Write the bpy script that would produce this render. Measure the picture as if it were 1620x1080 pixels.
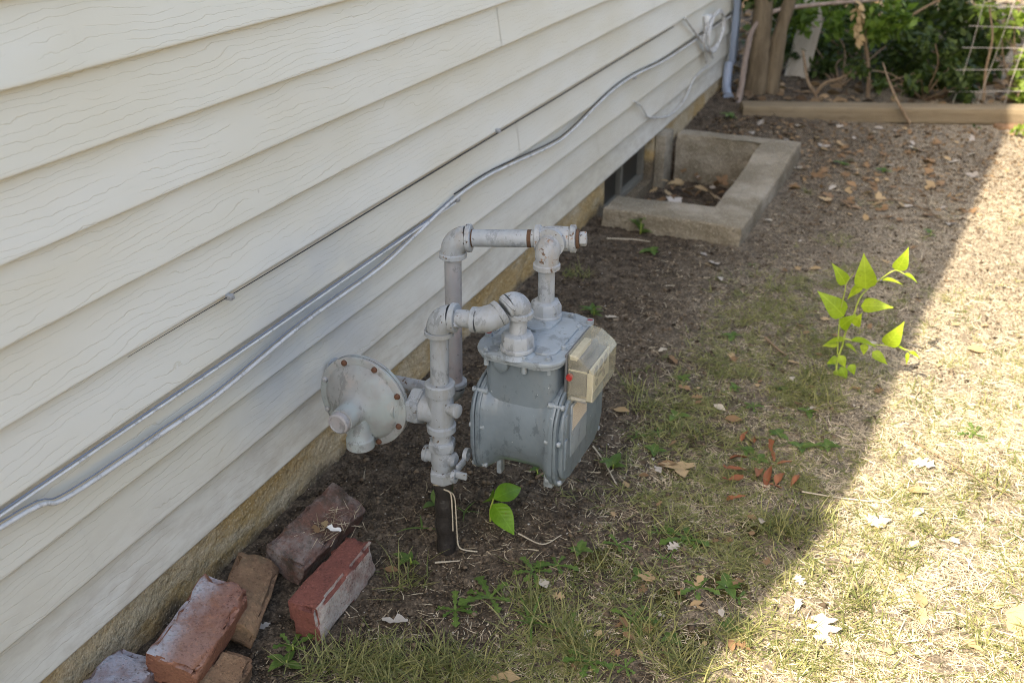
import bpy, bmesh, math, random
import numpy as np
from mathutils import Vector, Matrix, Quaternion
scene = bpy.context.scene
for o in list(bpy.data.objects): bpy.data.objects.remove(o)
col = scene.collection
RNG = np.random.default_rng(7); random.seed(7)
rad = math.radians

# ---------------------------------------------------------------- camera
F_PX, CX, CY = 1575.0, 810.0, 540.0
d_ = Vector((775.0, 812.0, -F_PX)).normalized()
pitch = math.atan2(812.0, F_PX)
up_ = Vector((0, math.cos(pitch), math.sin(pitch)))
x_ = d_.cross(up_)
ROT = Matrix((x_, d_, up_))
CAM = Vector((1.302, 0.0, 1.5))
cd = bpy.data.cameras.new('camera'); cam = bpy.data.objects.new('camera', cd); col.objects.link(cam)
cam.matrix_world = Matrix.Translation(CAM) @ ROT.to_4x4()
cd.sensor_width = 36.0; cd.lens = F_PX / 1620 * 36.0
cd.clip_start = 0.05; cd.clip_end = 500
cd.dof.use_dof = True; cd.dof.focus_distance = 2.0; cd.dof.aperture_fstop = 4.0
scene.camera = cam

# ---------------------------------------------------------------- sky, sun, exposure
SUN = Vector((0.35, 0.82, -1.0)).normalized()          # the way the light travels
world = bpy.data.worlds.new('World'); scene.world = world; world.use_nodes = True
wn = world.node_tree; wn.nodes.clear()
wo = wn.nodes.new('ShaderNodeOutputWorld'); bg = wn.nodes.new('ShaderNodeBackground'); sk = wn.nodes.new('ShaderNodeTexSky')
sk.sky_type = 'NISHITA'; sk.sun_disc = False
sk.sun_elevation = math.asin(-SUN.z); sk.sun_rotation = math.atan2(-SUN.x, -SUN.y)
sk.air_density = 1.0; sk.dust_density = 3.0; sk.ozone_density = 1.0
bg.inputs['Strength'].default_value = 0.10
wn.links.new(sk.outputs[0], bg.inputs[0]); wn.links.new(bg.outputs[0], wo.inputs[0])
sl = bpy.data.lights.new('sun', 'SUN'); sl.energy = 2.35; sl.angle = rad(0.53); sl.color = (1.0, 0.94, 0.86)
so = bpy.data.objects.new('sun', sl); col.objects.link(so)
so.rotation_euler = SUN.to_track_quat('-Z', 'Y').to_euler(); so.location = (-3, -6, 8)
vs = scene.view_settings
vs.view_transform = 'Standard'; vs.look = 'None'; vs.gamma = 1.0; vs.use_curve_mapping = False
vs.exposure = 2.63
try:
    vs.use_white_balance = True; vs.white_balance_temperature = 7650; vs.white_balance_tint = 10
except Exception: pass
scene.render.engine = 'CYCLES'; USE_DN = True
try:
    scene.cycles.use_denoising = USE_DN; scene.cycles.denoiser = 'OPENIMAGEDENOISE'; scene.cycles.filter_width = 0.95; scene.cycles.denoising_prefilter = 'NONE'; scene.cycles.denoising_quality = 'HIGH'; scene.cycles.adaptive_threshold = .004
    scene.cycles.max_bounces = 8; scene.cycles.transparent_max_bounces = 16; scene.cycles.sample_clamp_indirect = 8
except Exception: pass

# ---------------------------------------------------------------- placing from the photograph's pixels (1620 x 1080)
def ray(u, v): return (ROT @ Vector((u - CX, CY - v, -F_PX))).normalized()
def G(u, v, z=0.0): r = ray(u, v); return CAM + r * ((z - CAM.z) / r.z)
def Wp(u, v, x=0.0): r = ray(u, v); return CAM + r * ((x - CAM.x) / r.x)
def Yp(u, v, y): r = ray(u, v); return CAM + r * ((y - CAM.y) / r.y)

# ---------------------------------------------------------------- noise for shapes
_P = np.random.default_rng(3).permutation(512); _P = np.concatenate([_P, _P, _P])
_V = np.random.default_rng(4).random(2048)
def vnoise(x, y):
    x = np.asarray(x, float); y = np.asarray(y, float)
    xi = np.floor(x).astype(int); yi = np.floor(y).astype(int); fx = x - xi; fy = y - yi
    fx = fx*fx*(3-2*fx); fy = fy*fy*(3-2*fy)
    h = lambda a, b: _V[_P[(_P[a & 511] + b) & 511]]
    return (h(xi,yi)*(1-fx)+h(xi+1,yi)*fx)*(1-fy) + (h(xi,yi+1)*(1-fx)+h(xi+1,yi+1)*fx)*fy
def fbm(x, y, o=4):
    s = 0; a = .5
    for i in range(o):
        s = s + a*vnoise(x*2**i + 17*i, y*2**i + 31*i); a *= .5
    return s
def sstep(a, b, x):
    t = np.clip((np.asarray(x, float)-a)/(b-a), 0, 1); return t*t*(3-2*t)

WELL = (0.09, 0.655, 3.79, 5.06)      # outside of the window well
WELL_IN = (0.0, 0.505, 3.97, 4.96)
def in_well(x, y): return (x > WELL_IN[0]-.1) & (x < WELL_IN[1]+.06) & (y > WELL_IN[2]-.06) & (y < WELL_IN[3]+.05)
def gh(x, y):
    x = np.asarray(x, float); y = np.asarray(y, float)
    z = .030*(fbm(x*1.7+5, y*1.7+9, 3)-.45)
    z = z*sstep(0.0, .5, x) + .006*(fbm(x*9, y*9, 2)-.37)
    z = z + .035*np.exp(-((x)/.05)**2)*0 + .05*sstep(5.0, 6.2, y)*sstep(.9, .1, x)
    return np.where(in_well(x, y), -.17 + .05*fbm(x*6, y*6, 2), z)
def ghs(x, y): return float(gh(np.array([x]), np.array([y]))[0])

# ---------------------------------------------------------------- node helper
class NT:
    def __init__(s, name):
        s.m = bpy.data.materials.new(name); s.m.use_nodes = True; s.t = s.m.node_tree; s.t.nodes.clear()
        s.out = s.t.nodes.new('ShaderNodeOutputMaterial')
    def node(s, typ, **kw):
        n = s.t.nodes.new('ShaderNode' + typ)
        for k, v in kw.items(): setattr(n, k, v)
        return n
    def put(s, sock, v):
        if v is None: return
        if isinstance(v, bpy.types.NodeSocket): s.t.links.new(v, sock)
        elif isinstance(v, bpy.types.Node): s.t.links.new(v.outputs[0], sock)
        else:
            if isinstance(v, (tuple, list)) and len(v) == 3 and sock.type == 'RGBA': v = (*v, 1)
            sock.default_value = v
    def math(s, op, a, b=None, c=None, clamp=False):
        n = s.node('Math', operation=op, use_clamp=clamp)
        for i, v in enumerate((a, b, c)): s.put(n.inputs[i], v)
        return n.outputs[0]
    def sm(s, a, b, x):
        n = s.node('MapRange', interpolation_type='SMOOTHSTEP'); s.put(n.inputs['Value'], x)
        n.inputs['From Min'].default_value = a; n.inputs['From Max'].default_value = b
        return n.outputs[0]
    def coord(s, scale=(1, 1, 1), which='Object', loc=(0, 0, 0)):
        c = s.node('TexCoord'); m = s.node('Mapping'); m.inputs['Scale'].default_value = scale; m.inputs['Location'].default_value = loc
        s.t.links.new(c.outputs[which], m.inputs[0]); return m.outputs[0]
    def noise(s, vec, scale=5, detail=4, rough=.55, dist=0):
        n = s.node('TexNoise'); s.put(n.inputs['Vector'], vec); n.inputs['Scale'].default_value = scale
        n.inputs['Detail'].default_value = detail; n.inputs['Roughness'].default_value = rough; n.inputs['Distortion'].default_value = dist
        return n.outputs['Fac']
    def voro(s, vec, scale=5, feature='F1', out='Distance'):
        n = s.node('TexVoronoi', feature=feature); s.put(n.inputs['Vector'], vec); n.inputs['Scale'].default_value = scale
        return n.outputs[out]
    def mix(s, f, a, b, blend='MIX'):
        n = s.node('Mix', data_type='RGBA', blend_type=blend, clamp_factor=True)
        s.put(n.inputs[0], f); s.put(n.inputs[6], a); s.put(n.inputs[7], b); return n.outputs[2]
    def ramp(s, f, stops):
        n = s.node('ValToRGB'); s.put(n.inputs[0], f); e = n.color_ramp.elements
        while len(e) < len(stops): e.new(.5)
        for q, (p, c) in zip(e, stops): q.position = p; q.color = (*c, 1)
        return n.outputs[0]
    def bump(s, h, strength=.5, dist=.01, normal=None):
        n = s.node('Bump'); s.put(n.inputs['Height'], h); n.inputs['Strength'].default_value = strength; n.inputs['Distance'].default_value = dist
        s.put(n.inputs['Normal'], normal); return n.outputs[0]
    def bsdf(s, color, rough=.6, normal=None, metal=0, spec=.5, **kw):
        n = s.node('BsdfPrincipled'); s.put(n.inputs['Base Color'], color); s.put(n.inputs['Roughness'], rough); s.put(n.inputs['Metallic'], metal)
        s.put(n.inputs['Specular IOR Level'], spec); s.put(n.inputs['Normal'], normal)
        for k, v in kw.items(): s.put(n.inputs[k], v)
        return n.outputs[0]
    def done(s, sh): s.t.links.new(sh, s.out.inputs[0]); return s.m

MAT = {}
def rnd(t): return t.node('ObjectInfo').outputs['Random']

def mk_siding():
    t = NT('siding_vinyl'); c = t.node('TexCoord').outputs['Object']
    sp = t.node('SeparateXYZ'); t.put(sp.inputs[0], c)
    n1 = t.noise(t.coord((0, 3.0, 13)), 1, 2, .5); n2 = t.noise(t.coord((0, 26, 40)), 1, 2, .6)
    v = t.math('ADD', t.math('MULTIPLY', sp.outputs[2], 70), t.math('ADD', t.math('MULTIPLY', n1, 4.6), t.math('MULTIPLY', n2, .75)))
    a = t.math('ABSOLUTE', t.math('SUBTRACT', t.math('FRACT', v), .5))
    line = t.sm(.055, .012, a)
    mask = t.sm(.36, .50, t.noise(t.coord((0, 6, 26), loc=(0, 3, 7)), 1, 2))
    line = t.math('MULTIPLY', line, mask)
    big = t.noise(t.coord((1, .8, 2.5)), 1.6, 3)
    base = t.mix(t.sm(.3, .75, big), (.615, .60, .53), (.57, .535, .43))
    # faint dirt specks and streaks
    speck = t.sm(.80, .86, t.noise(t.coord((60, 60, 60)), 1, 1))
    base = t.mix(t.math('MULTIPLY', speck, .35), base, (.30, .25, .18))
    base = t.mix(t.math('MULTIPLY', line, .24), base, (.40, .33, .20))
    # grey primer drifted onto the boards round the regulator
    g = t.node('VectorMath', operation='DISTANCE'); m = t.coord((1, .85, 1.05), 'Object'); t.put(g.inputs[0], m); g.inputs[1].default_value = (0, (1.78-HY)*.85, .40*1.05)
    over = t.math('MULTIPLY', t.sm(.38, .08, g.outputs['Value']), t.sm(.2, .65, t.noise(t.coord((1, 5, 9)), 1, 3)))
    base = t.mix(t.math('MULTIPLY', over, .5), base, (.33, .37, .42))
    spl = t.math('MULTIPLY', t.sm(.42, .12, sp.outputs[2]), t.sm(.35, .7, t.noise(t.coord((1, 3, 9), loc=(2, 5, 1)), 3, 5, .7)))
    base = t.mix(t.math('MULTIPLY', spl, .5), base, (.36, .31, .24))
    # soft blue-grey band along the sagging cable
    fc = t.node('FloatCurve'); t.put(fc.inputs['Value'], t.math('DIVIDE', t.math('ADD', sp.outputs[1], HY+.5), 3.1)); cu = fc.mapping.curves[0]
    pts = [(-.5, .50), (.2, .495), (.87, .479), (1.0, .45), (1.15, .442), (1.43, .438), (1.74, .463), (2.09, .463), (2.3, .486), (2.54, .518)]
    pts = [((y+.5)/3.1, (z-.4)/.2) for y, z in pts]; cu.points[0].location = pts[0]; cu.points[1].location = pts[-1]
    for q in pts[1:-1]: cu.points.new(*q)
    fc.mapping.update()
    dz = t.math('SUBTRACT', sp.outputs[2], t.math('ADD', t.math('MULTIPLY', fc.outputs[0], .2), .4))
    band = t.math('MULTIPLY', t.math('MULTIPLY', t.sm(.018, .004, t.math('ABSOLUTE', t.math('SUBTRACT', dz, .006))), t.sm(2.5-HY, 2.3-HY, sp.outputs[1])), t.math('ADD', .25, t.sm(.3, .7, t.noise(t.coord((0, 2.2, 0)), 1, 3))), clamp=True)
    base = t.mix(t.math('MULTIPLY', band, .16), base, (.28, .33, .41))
    h = t.math('ADD', t.math('MULTIPLY', line, -1.0), t.math('MULTIPLY', t.noise(t.coord((1, 60, 160)), 1, 2), .25))
    return t.done(t.bsdf(base, .5, t.bump(h, .4, .0016), spec=.35))
HY = 2.7
def mk_concrete(name, c1, c2, stain=None, dark=None, gr=.55):
    t = NT(name); co = t.coord()
    n = t.noise(co, 5, 6, .62); f = t.noise(co, 70, 4, .7)
    base = t.mix(t.sm(.35, .7, n), c1, c2)
    if stain: base = t.mix(t.math('MULTIPLY', t.sm(.40, .58, t.noise(t.coord((1, 1, 2.2), loc=(3, 1, 2)), 3.2, 5, .65)), .8), base, stain)
    if dark:
        sp = t.node('SeparateXYZ'); t.put(sp.inputs[0], co)
        hgt = t.math('ADD', sp.outputs[2], t.math('MULTIPLY', t.math('SUBTRACT', t.noise(t.coord((1, 3, 1), loc=(9, 0, 0)), 3, 4), .5), -.16))
        base = t.mix(t.math('MULTIPLY', t.sm(.035, -.01, hgt), .8), base, dark)
    base = t.mix(t.math('MULTIPLY', t.sm(.45, .8, f), .35), base, tuple(.45*x for x in c1))
    gc = t.node('TexVoronoi'); t.put(gc.inputs['Vector'], co); gc.inputs['Scale'].default_value = 260
    gs = t.node('SeparateColor'); t.put(gs.inputs[0], gc.outputs['Color'])
    base = t.mix(t.math('MULTIPLY', t.sm(.80, .95, gs.outputs[0]), gr), base, tuple(min(1, x*1.5) for x in c2)); base = t.mix(t.math('MULTIPLY', t.sm(.22, .05, gs.outputs[1]), gr), base, tuple(x*.4 for x in c1))
    hh = t.math('ADD', f, t.math('MULTIPLY', t.noise(co, 18, 4), 2.2))
    return t.done(t.bsdf(base, .93, t.bump(hh, 1.0, .010), spec=.2))
def mk_soil():
    t = NT('soil'); co = t.coord()
    at = t.node('Attribute', attribute_name='dry').outputs['Fac']; mo = t.node('Attribute', attribute_name='moss').outputs['Fac']
    n = t.noise(co, 3.5, 6, .65); f = t.noise(co, 95, 5, .75); m = t.noise(co, 26, 5, .7)
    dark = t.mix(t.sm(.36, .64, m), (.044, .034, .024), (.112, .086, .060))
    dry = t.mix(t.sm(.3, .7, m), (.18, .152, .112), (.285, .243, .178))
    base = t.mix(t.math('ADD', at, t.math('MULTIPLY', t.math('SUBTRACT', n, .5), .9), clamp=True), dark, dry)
    mossc = t.mix(t.sm(.35, .65, f), (.022, .024, .008), (.075, .066, .018))
    base = t.mix(t.sm(.35, .62, t.math('ADD', mo, t.math('MULTIPLY', t.math('SUBTRACT', m, .5), .8))), base, mossc)
    # grains: every few millimetres lighter or darker
    gc = t.node('TexVoronoi'); t.put(gc.inputs['Vector'], co); gc.inputs['Scale'].default_value = 210
    gs = t.node('SeparateColor'); t.put(gs.inputs[0], gc.outputs['Color'])
    gv = t.math('ADD', .50, t.math('MULTIPLY', t.math('POWER', gs.outputs[1], 1.6), 1.25)); gcmb = t.node('CombineColor')
    for q in range(3): t.put(gcmb.inputs[q], gv)
    base = t.mix(.8, base, gcmb.outputs[0], 'MULTIPLY')
    # pale grit
    vd = t.voro(co, 150); vc = t.node('TexVoronoi'); t.put(vc.inputs['Vector'], co); vc.inputs['Scale'].default_value = 150
    sp = t.node('SeparateColor'); t.put(sp.inputs[0], vc.outputs['Color'])
    grit = t.math('MULTIPLY', t.sm(.32, .22, vd), t.sm(.955, .975, sp.outputs[0]))
    base = t.mix(t.math('MULTIPLY', grit, .8), base, (.42, .38, .32))
    h = t.math('ADD', t.math('MULTIPLY', f, .6), t.math('ADD', m, t.math('MULTIPLY', t.voro(co, 60), .5)))
    return t.done(t.bsdf(base, .95, t.bump(h, .9, .008), spec=.15))
def mk_paint(name, c, chip=(.10, .085, .07), amount=.62, rust=None, rough=.5, grime=(.16, .15, .12), streak=True, tint=None):
    t = NT(name); co = t.coord(which='Generated') if False else t.coord()
    n = t.noise(co, 9, 5, .6); f = t.noise(co, 120, 4, .7)
    base = t.mix(t.sm(.3, .7, n), c, tuple(x*.80 for x in c))
    if tint: base = t.mix(t.sm(.42, .62, t.noise(t.coord(loc=(4, 8, 1)), 11, 3)), base, tint)
    base = t.mix(t.math('MULTIPLY', t.sm(.48, .72, t.noise(t.coord((1, 1, .35) if streak else (1, 1, 1), loc=(2, 2, 2)), 22, 5, .7)), .45), base, grime)
    wr = t.math('MULTIPLY', t.sm(.54, .60, t.noise(t.coord((1, 1, .6), loc=(5, 1, 9)), 27, 6, .72)), .7); base = t.mix(wr, base, tuple(x*.52 for x in c))
    ch = t.sm(amount, amount+.02, t.noise(t.coord(loc=(7, 3, 5)), 75, 5, .62))
    base = t.mix(ch, base, chip)
    if rust:
        ru = t.sm(.58, .66, t.noise(t.coord(loc=(1, 6, 4)), 48, 5, .7)); base = t.mix(ru, base, rust)
    h = t.math('ADD', t.math('MULTIPLY', f, .5), t.math('ADD', t.math('MULTIPLY', ch, -1.5), t.math('MULTIPLY', t.noise(co, 30, 3), .8)))
    rg = t.math('ADD', rough, t.math('MULTIPLY', t.math('SUBTRACT', n, .5), .25))
    return t.done(t.bsdf(base, rg, t.bump(h, .45, .0015), spec=.4))
def mk_plain(name, c, rough=.6, var=.25, scale=30, bump=.3, spec=.4, metal=0, dist=.002):
    t = NT(name); co = t.coord(); n = t.noise(co, scale, 5, .65)
    base = t.mix(n, tuple(x*(1-var) for x in c), tuple(min(1, x*(1+var)) for x in c))
    return t.done(t.bsdf(base, rough, t.bump(t.noise(co, scale*4, 3), bump, dist), spec=spec, metal=metal))
def mk_brick(name, c1, c2, film=None, filmdir=None, moss=None, famt=.5, fgrad=None):
    t = NT(name); co = t.coord(); n = t.noise(co, 14, 6, .65); f = t.noise(co, 160, 4, .75)
    base = t.mix(t.sm(.3, .68, n), c1, c2)
    if film:
        fm = t.noise(t.coord(loc=(5, 5, 5)), 13, 6, .75)
        if filmdir:
            g = t.node('NewGeometry'); dp = t.node('VectorMath', operation='DOT_PRODUCT')
            tr = t.node('VectorTransform', vector_type='NORMAL', convert_from='WORLD', convert_to='OBJECT'); t.put(tr.inputs[0], g.outputs['Normal'])
            t.put(dp.inputs[0], tr.outputs[0]); dp.inputs[1].default_value = filmdir
            fm = t.math('MULTIPLY', t.sm(.75, .97, dp.outputs['Value']), t.math('ADD', t.sm(.28, .6, fm), .25))
        else: fm = t.sm(.42, .66, fm)
        if fgrad:
            sp = t.node('SeparateXYZ'); t.put(sp.inputs[0], t.coord()); fm = t.math('MULTIPLY', fm, t.math('ADD', .15, t.math('MULTIPLY', .85, t.sm(fgrad[0], fgrad[1], t.math('ADD', sp.outputs[1], t.math('MULTIPLY', t.math('SUBTRACT', n, .5), .06))))))
        base = t.mix(t.math('MULTIPLY', fm, famt), base, film)
    if moss: base = t.mix(t.math('MULTIPLY', t.sm(.48, .66, t.noise(t.coord(loc=(1, 9, 2)), 12, 5, .7)), .85), base, moss)
    gc = t.node('TexVoronoi'); t.put(gc.inputs['Vector'], co); gc.inputs['Scale'].default_value = 230
    gs = t.node('SeparateColor'); t.put(gs.inputs[0], gc.outputs['Color'])
    base = t.mix(t.math('MULTIPLY', t.sm(.82, .97, gs.outputs[0]), .2), base, tuple(min(1, x*2.0) for x in c1)); base = t.mix(t.math('MULTIPLY', t.sm(.22, .03, gs.outputs[1]), .3), base, tuple(x*.4 for x in c2))
    pit = t.sm(.30, .22, t.voro(co, 130)); base = t.mix(t.math('MULTIPLY', t.math('MULTIPLY', pit, t.sm(.5, .6, n)), .6), base, tuple(x*.35 for x in c1))
    h = t.math('ADD', f, t.math('ADD', t.math('MULTIPLY', pit, -.8), t.math('MULTIPLY', t.noise(co, 45, 4), 1.6)))
    return t.done(t.bsdf(base, .9, t.bump(h, .7, .003), spec=.2))
def mk_leaf(name, c1, c2, trans=.35, rough=.5, per=True, attr=None, tmul=1.3, spec=.3, veins=False):
    t = NT(name); nrm = None
    fac = t.node('Attribute', attribute_name=attr).outputs['Fac'] if attr else rnd(t)
    base = t.mix(fac, c1, c2)
    n = t.noise(t.coord(), 45, 4, .6); base = t.mix(t.math('MULTIPLY', t.sm(.45, .75, n), .35), base, tuple(x*.5 for x in c1))
    if veins:
        sp = t.node('SeparateXYZ'); t.put(sp.inputs[0], t.coord()); ay = t.math('ABSOLUTE', sp.outputs[1])
        fr = t.math('ABSOLUTE', t.math('SUBTRACT', t.math('FRACT', t.math('MULTIPLY', t.math('SUBTRACT', sp.outputs[0], t.math('MULTIPLY', ay, .9)), 8.0)), .5))
        vn = t.math('MAXIMUM', t.sm(.016, .006, ay), t.math('MULTIPLY', t.sm(.07, .02, fr), .55))
        base = t.mix(t.math('MULTIPLY', t.sm(.4, .7, t.noise(t.coord(), 3, 3)), .45), base, tuple(x*.62 for x in c1))
        base = t.mix(t.math('MULTIPLY', t.sm(.72, .76, t.noise(t.coord(loc=(3, 3, 3)), 14, 2)), .7), base, (.22, .13, .04))
        base = t.mix(t.math('MULTIPLY', vn, .16), base, tuple(min(1, x*1.7+.03) for x in c2))
        nrm = t.bump(t.math('ADD', t.math('MULTIPLY', fr, .8), t.math('MULTIPLY', vn, -.5)), .12, .03)
    pr = t.bsdf(base, rough, nrm, spec=spec)
    tr = t.node('BsdfTranslucent'); t.put(tr.inputs[0], t.mix(1.0, base, (tmul, tmul, tmul*.6), 'MULTIPLY'))
    mx = t.node('MixShader'); mx.inputs[0].default_value = trans; t.t.links.new(pr, mx.inputs[1]); t.t.links.new(tr.outputs[0], mx.inputs[2])
    return t.done(mx.outputs[0])
def mk_wood(name, c1, c2, axis=(2, 30, 30)):
    t = NT(name); n = t.noise(t.coord(axis), 1.5, 5, .65); f = t.noise(t.coord(tuple(a*4 for a in axis)), 2, 4, .7)
    base = t.mix(t.sm(.3, .7, n), c1, c2); base = t.mix(t.math('MULTIPLY', t.sm(.55, .7, f), .5), base, tuple(x*.4 for x in c1))
    return t.done(t.bsdf(base, .88, t.bump(t.math('ADD', n, f), .8, .006), spec=.2))
def mk_clear():
    t = NT('yellowed_clear_plastic'); co = t.coord()
    pr = t.bsdf((.45, .435, .35), .18, t.bump(t.noise(co, 90, 3), .12, .001), spec=.6)
    tr = t.node('BsdfTransparent'); tr.inputs[0].default_value = (.95, .935, .86, 1)
    fac = t.math('ADD', .27, t.math('MULTIPLY', t.sm(.35, .75, t.noise(co, 28, 4)), .18))
    mx = t.node('MixShader'); t.put(mx.inputs[0], fac); t.t.links.new(tr.outputs[0], mx.inputs[1]); t.t.links.new(pr, mx.inputs[2])
    return t.done(mx.outputs[0])
def mk_label():
    t = NT('worn_label'); v = t.noise(t.coord((1, 900, 260)), 1, 2); rows = t.math('FRACT', t.math('MULTIPLY', t.node('TexCoord').outputs['Object'], 1)) if False else None
    sp = t.node('SeparateXYZ'); t.put(sp.inputs[0], t.coord())
    r = t.sm(.5, .6, t.math('FRACT', t.math('MULTIPLY', sp.outputs[2], 190)))
    ink = t.math('MULTIPLY', t.math('MULTIPLY', r, t.sm(.45, .55, v)), .55)
    return t.done(t.bsdf(t.mix(ink, (.50, .43, .34), (.16, .11, .09)), .6))
def mk_glass():
    t = NT('window_glass'); return t.done(t.bsdf((.035, .032, .025), .35, spec=.4))

M = dict(
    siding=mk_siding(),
    foundation=mk_concrete('foundation_concrete', (.43, .34, .205), (.54, .45, .31), (.42, .275, .10), (.06, .055, .05), gr=.32),
    well=mk_concrete('well_concrete', (.25, .215, .155), (.36, .32, .25), (.19, .16, .11), gr=.35),
    soil=mk_soil(),
    pipe=mk_paint('pale_grey_pipe_paint', (.315, .345, .365), amount=.66, grime=(.20, .185, .155)),
    fitting=mk_paint('pale_grey_fitting_paint', (.30, .33, .35), amount=.65, rust=None, grime=(.18, .17, .14)),
    rusty=mk_paint('rusty_fitting_paint', (.315, .34, .355), chip=(.09, .055, .035), amount=.63, rust=(.19, .11, .06), grime=(.22, .17, .11)),
    rust=mk_plain('bare_rust', (.085, .046, .026), .9, .5, 60, .6),
    pinkish=mk_paint('faded_pink_grey_paint', (.32, .325, .33), amount=.68, tint=(.33, .29, .285), grime=(.3, .24, .23)),
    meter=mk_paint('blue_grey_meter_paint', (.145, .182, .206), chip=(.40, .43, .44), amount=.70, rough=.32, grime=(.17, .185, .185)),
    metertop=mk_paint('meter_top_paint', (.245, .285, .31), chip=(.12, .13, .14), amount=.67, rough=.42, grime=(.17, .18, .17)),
    regulator=mk_paint('regulator_paint', (.285, .295, .29), chip=(.16, .22, .2), amount=.70, rough=.6, tint=(.27, .31, .305), grime=(.34, .28, .245), streak=False),
    black=mk_plain('black_pipe_wrap', (.026, .023, .021), .42, .7, 25, .7, dist=.004),
    boltrust=mk_plain('rusty_bolt', (.10, .045, .025), .8, .4, 90, .5),
    steel=mk_plain('dull_steel', (.33, .34, .35), .4, .2, 60, .2, metal=.3),
    clear=mk_clear(), label=mk_label(), glass=mk_glass(),
    cream=mk_plain('cream_plastic', (.46, .44, .36), .5, .1, 40, .15),
    dial=mk_plain('dial_grey', (.20, .19, .16), .5, .1), mech=mk_plain('index_mechanism_grey', (.095, .10, .105), .45, .3, 60, .3),
    red=mk_plain('red_plastic', (.32, .03, .028), .4, .15), plugred=mk_plain('dull_red_plug', (.22, .035, .035), .6, .2),
    cable_white=mk_paint('white_cable', (.60, .60, .58), chip=(.3, .3, .28), amount=.75, grime=(.40, .39, .36), streak=False),
    blue_strand=mk_plain('blue_grey_strand', (.16, .19, .24), .55, .3, 30, .2),
    cable_dark=mk_plain('dark_cable', (.02, .02, .02), .6, .3, 30, .2),
    trim=mk_plain('white_trim', (.62, .63, .62), .5, .12, 8, .2),
    downspout=mk_plain('pale_blue_downspout', (.25, .30, .38), .4, .15, 8, .2),
    frame_dark=mk_plain('dark_window_frame', (.17, .155, .12), .6, .3, 20, .3),
    roof=mk_plain('roof_shingle', (.10, .09, .08), .95, .3, 12, .5),
    brick_red=mk_brick('red_brick', (.195, .073, .055), (.14, .055, .044), (.40, .36, .32), (0, -1, 0), famt=.85),
    brick_film=mk_brick('weathered_brick_with_grey_film', (.26, .125, .075), (.20, .085, .055), (.36, .36, .38), (-.25, 0, .96), famt=.9, fgrad=(-.01, .045)),
    brick_tan=mk_brick('tan_brick', (.25, .155, .09), (.17, .10, .06), moss=(.14, .10, .06)),
    brick_dark=mk_brick('mossy_dark_brick', (.17, .085, .06), (.12, .075, .06), (.25, .225, .205), None, moss=(.055, .043, .03), famt=.7),
    brick_grey=mk_brick('grey_filmed_brick', (.22, .13, .11), (.24, .19, .18), (.34, .35, .39), (0, 0, 1), famt=.85),
    timber=mk_wood('weathered_timber', (.165, .128, .08), (.235, .19, .125), (1.2, 18, 18)),
    bark=mk_wood('tree_bark', (.095, .072, .045), (.18, .14, .09), (16, 16, 2)),
    twig=mk_wood('twig_bark', (.16, .11, .07), (.27, .20, .13), (20, 20, 4)),
    vine=mk_wood('vine_bark', (.20, .155, .125), (.30, .245, .21), (20, 20, 3)),
    greyboard=mk_wood('grey_board', (.36, .33, .28), (.45, .41, .35), (20, 20, 2)),
    wire=mk_plain('galvanised_wire', (.33, .30, .26), .6, .35, 12, .2, metal=.1),
    string=mk_plain('pale_string', (.42, .37, .28), .85, .2, 80, .3),
    grass=mk_leaf('green_grass', (.085, .115, .030), (.31, .295, .125), .35, .5, attr='rnd'),
    straw=mk_leaf('dry_straw', (.26, .20, .12), (.62, .54, .40), .2, .7, attr='rnd', tmul=1.0),
    weed=mk_leaf('weed_leaf', (.075, .145, .028), (.13, .205, .045), .35, .45, veins=True),
    biggreen=mk_leaf('glossy_green_leaf', (.12, .27, .012), (.15, .31, .018), .35, .4, veins=True),
    lime=mk_leaf('lime_leaf', (.24, .37, .020), (.37, .48, .042), .45, .45, tmul=1.2, veins=True),
    limestem=mk_plain('lime_stem', (.28, .34, .06), .6, .2),
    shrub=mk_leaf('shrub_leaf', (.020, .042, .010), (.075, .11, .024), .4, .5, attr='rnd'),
    shrub_mid=mk_leaf('bright_shrub_leaf', (.06, .12, .018), (.16, .25, .045), .45, .5, attr='rnd'),  # leaf green raised to stand in for light on the leaves
    shrub_light=mk_leaf('sunny_vine_leaf', (.13, .21, .035), (.28, .36, .08), .45, .5, attr='rnd'),  # paler copy of the leaf green, sunlight put into its colour
    leaf_pale=mk_leaf('pale_dead_leaf', (.50, .44, .34), (.60, .54, .44), .2, .7, tmul=1.0),
    leaf_tan=mk_leaf('tan_dead_leaf', (.36, .25, .13), (.46, .34, .19), .2, .7, tmul=1.0),
    leaf_brown=mk_leaf('brown_dead_leaf', (.17, .10, .05), (.30, .19, .10), .15, .75, tmul=1.0),
    leaf_grey=mk_leaf('grey_dead_leaf', (.38, .34, .29), (.48, .44, .38), .15, .75, tmul=1.0),
    litter=mk_leaf('brown_leaf_litter', (.06, .036, .02), (.34, .235, .135), .15, .8, attr='rnd', tmul=1.0),
    husk=mk_leaf('rust_brown_husk', (.17, .058, .026), (.27, .115, .055), .1, .7, tmul=1.0),
    chip=mk_plain('white_paint_chip', (.72, .71, .66), .7, .1, 50, .2),
    fleck=mk_leaf('pale_flecks', (.40, .37, .31), (.75, .73, .68), 0.05, .8, attr='rnd', tmul=1.0),
    crumb=mk_leaf('soil_crumbs', (.022, .016, .011), (.19, .145, .10), 0.0, .95, attr='rnd', tmul=1.0, spec=.1),
)

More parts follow.
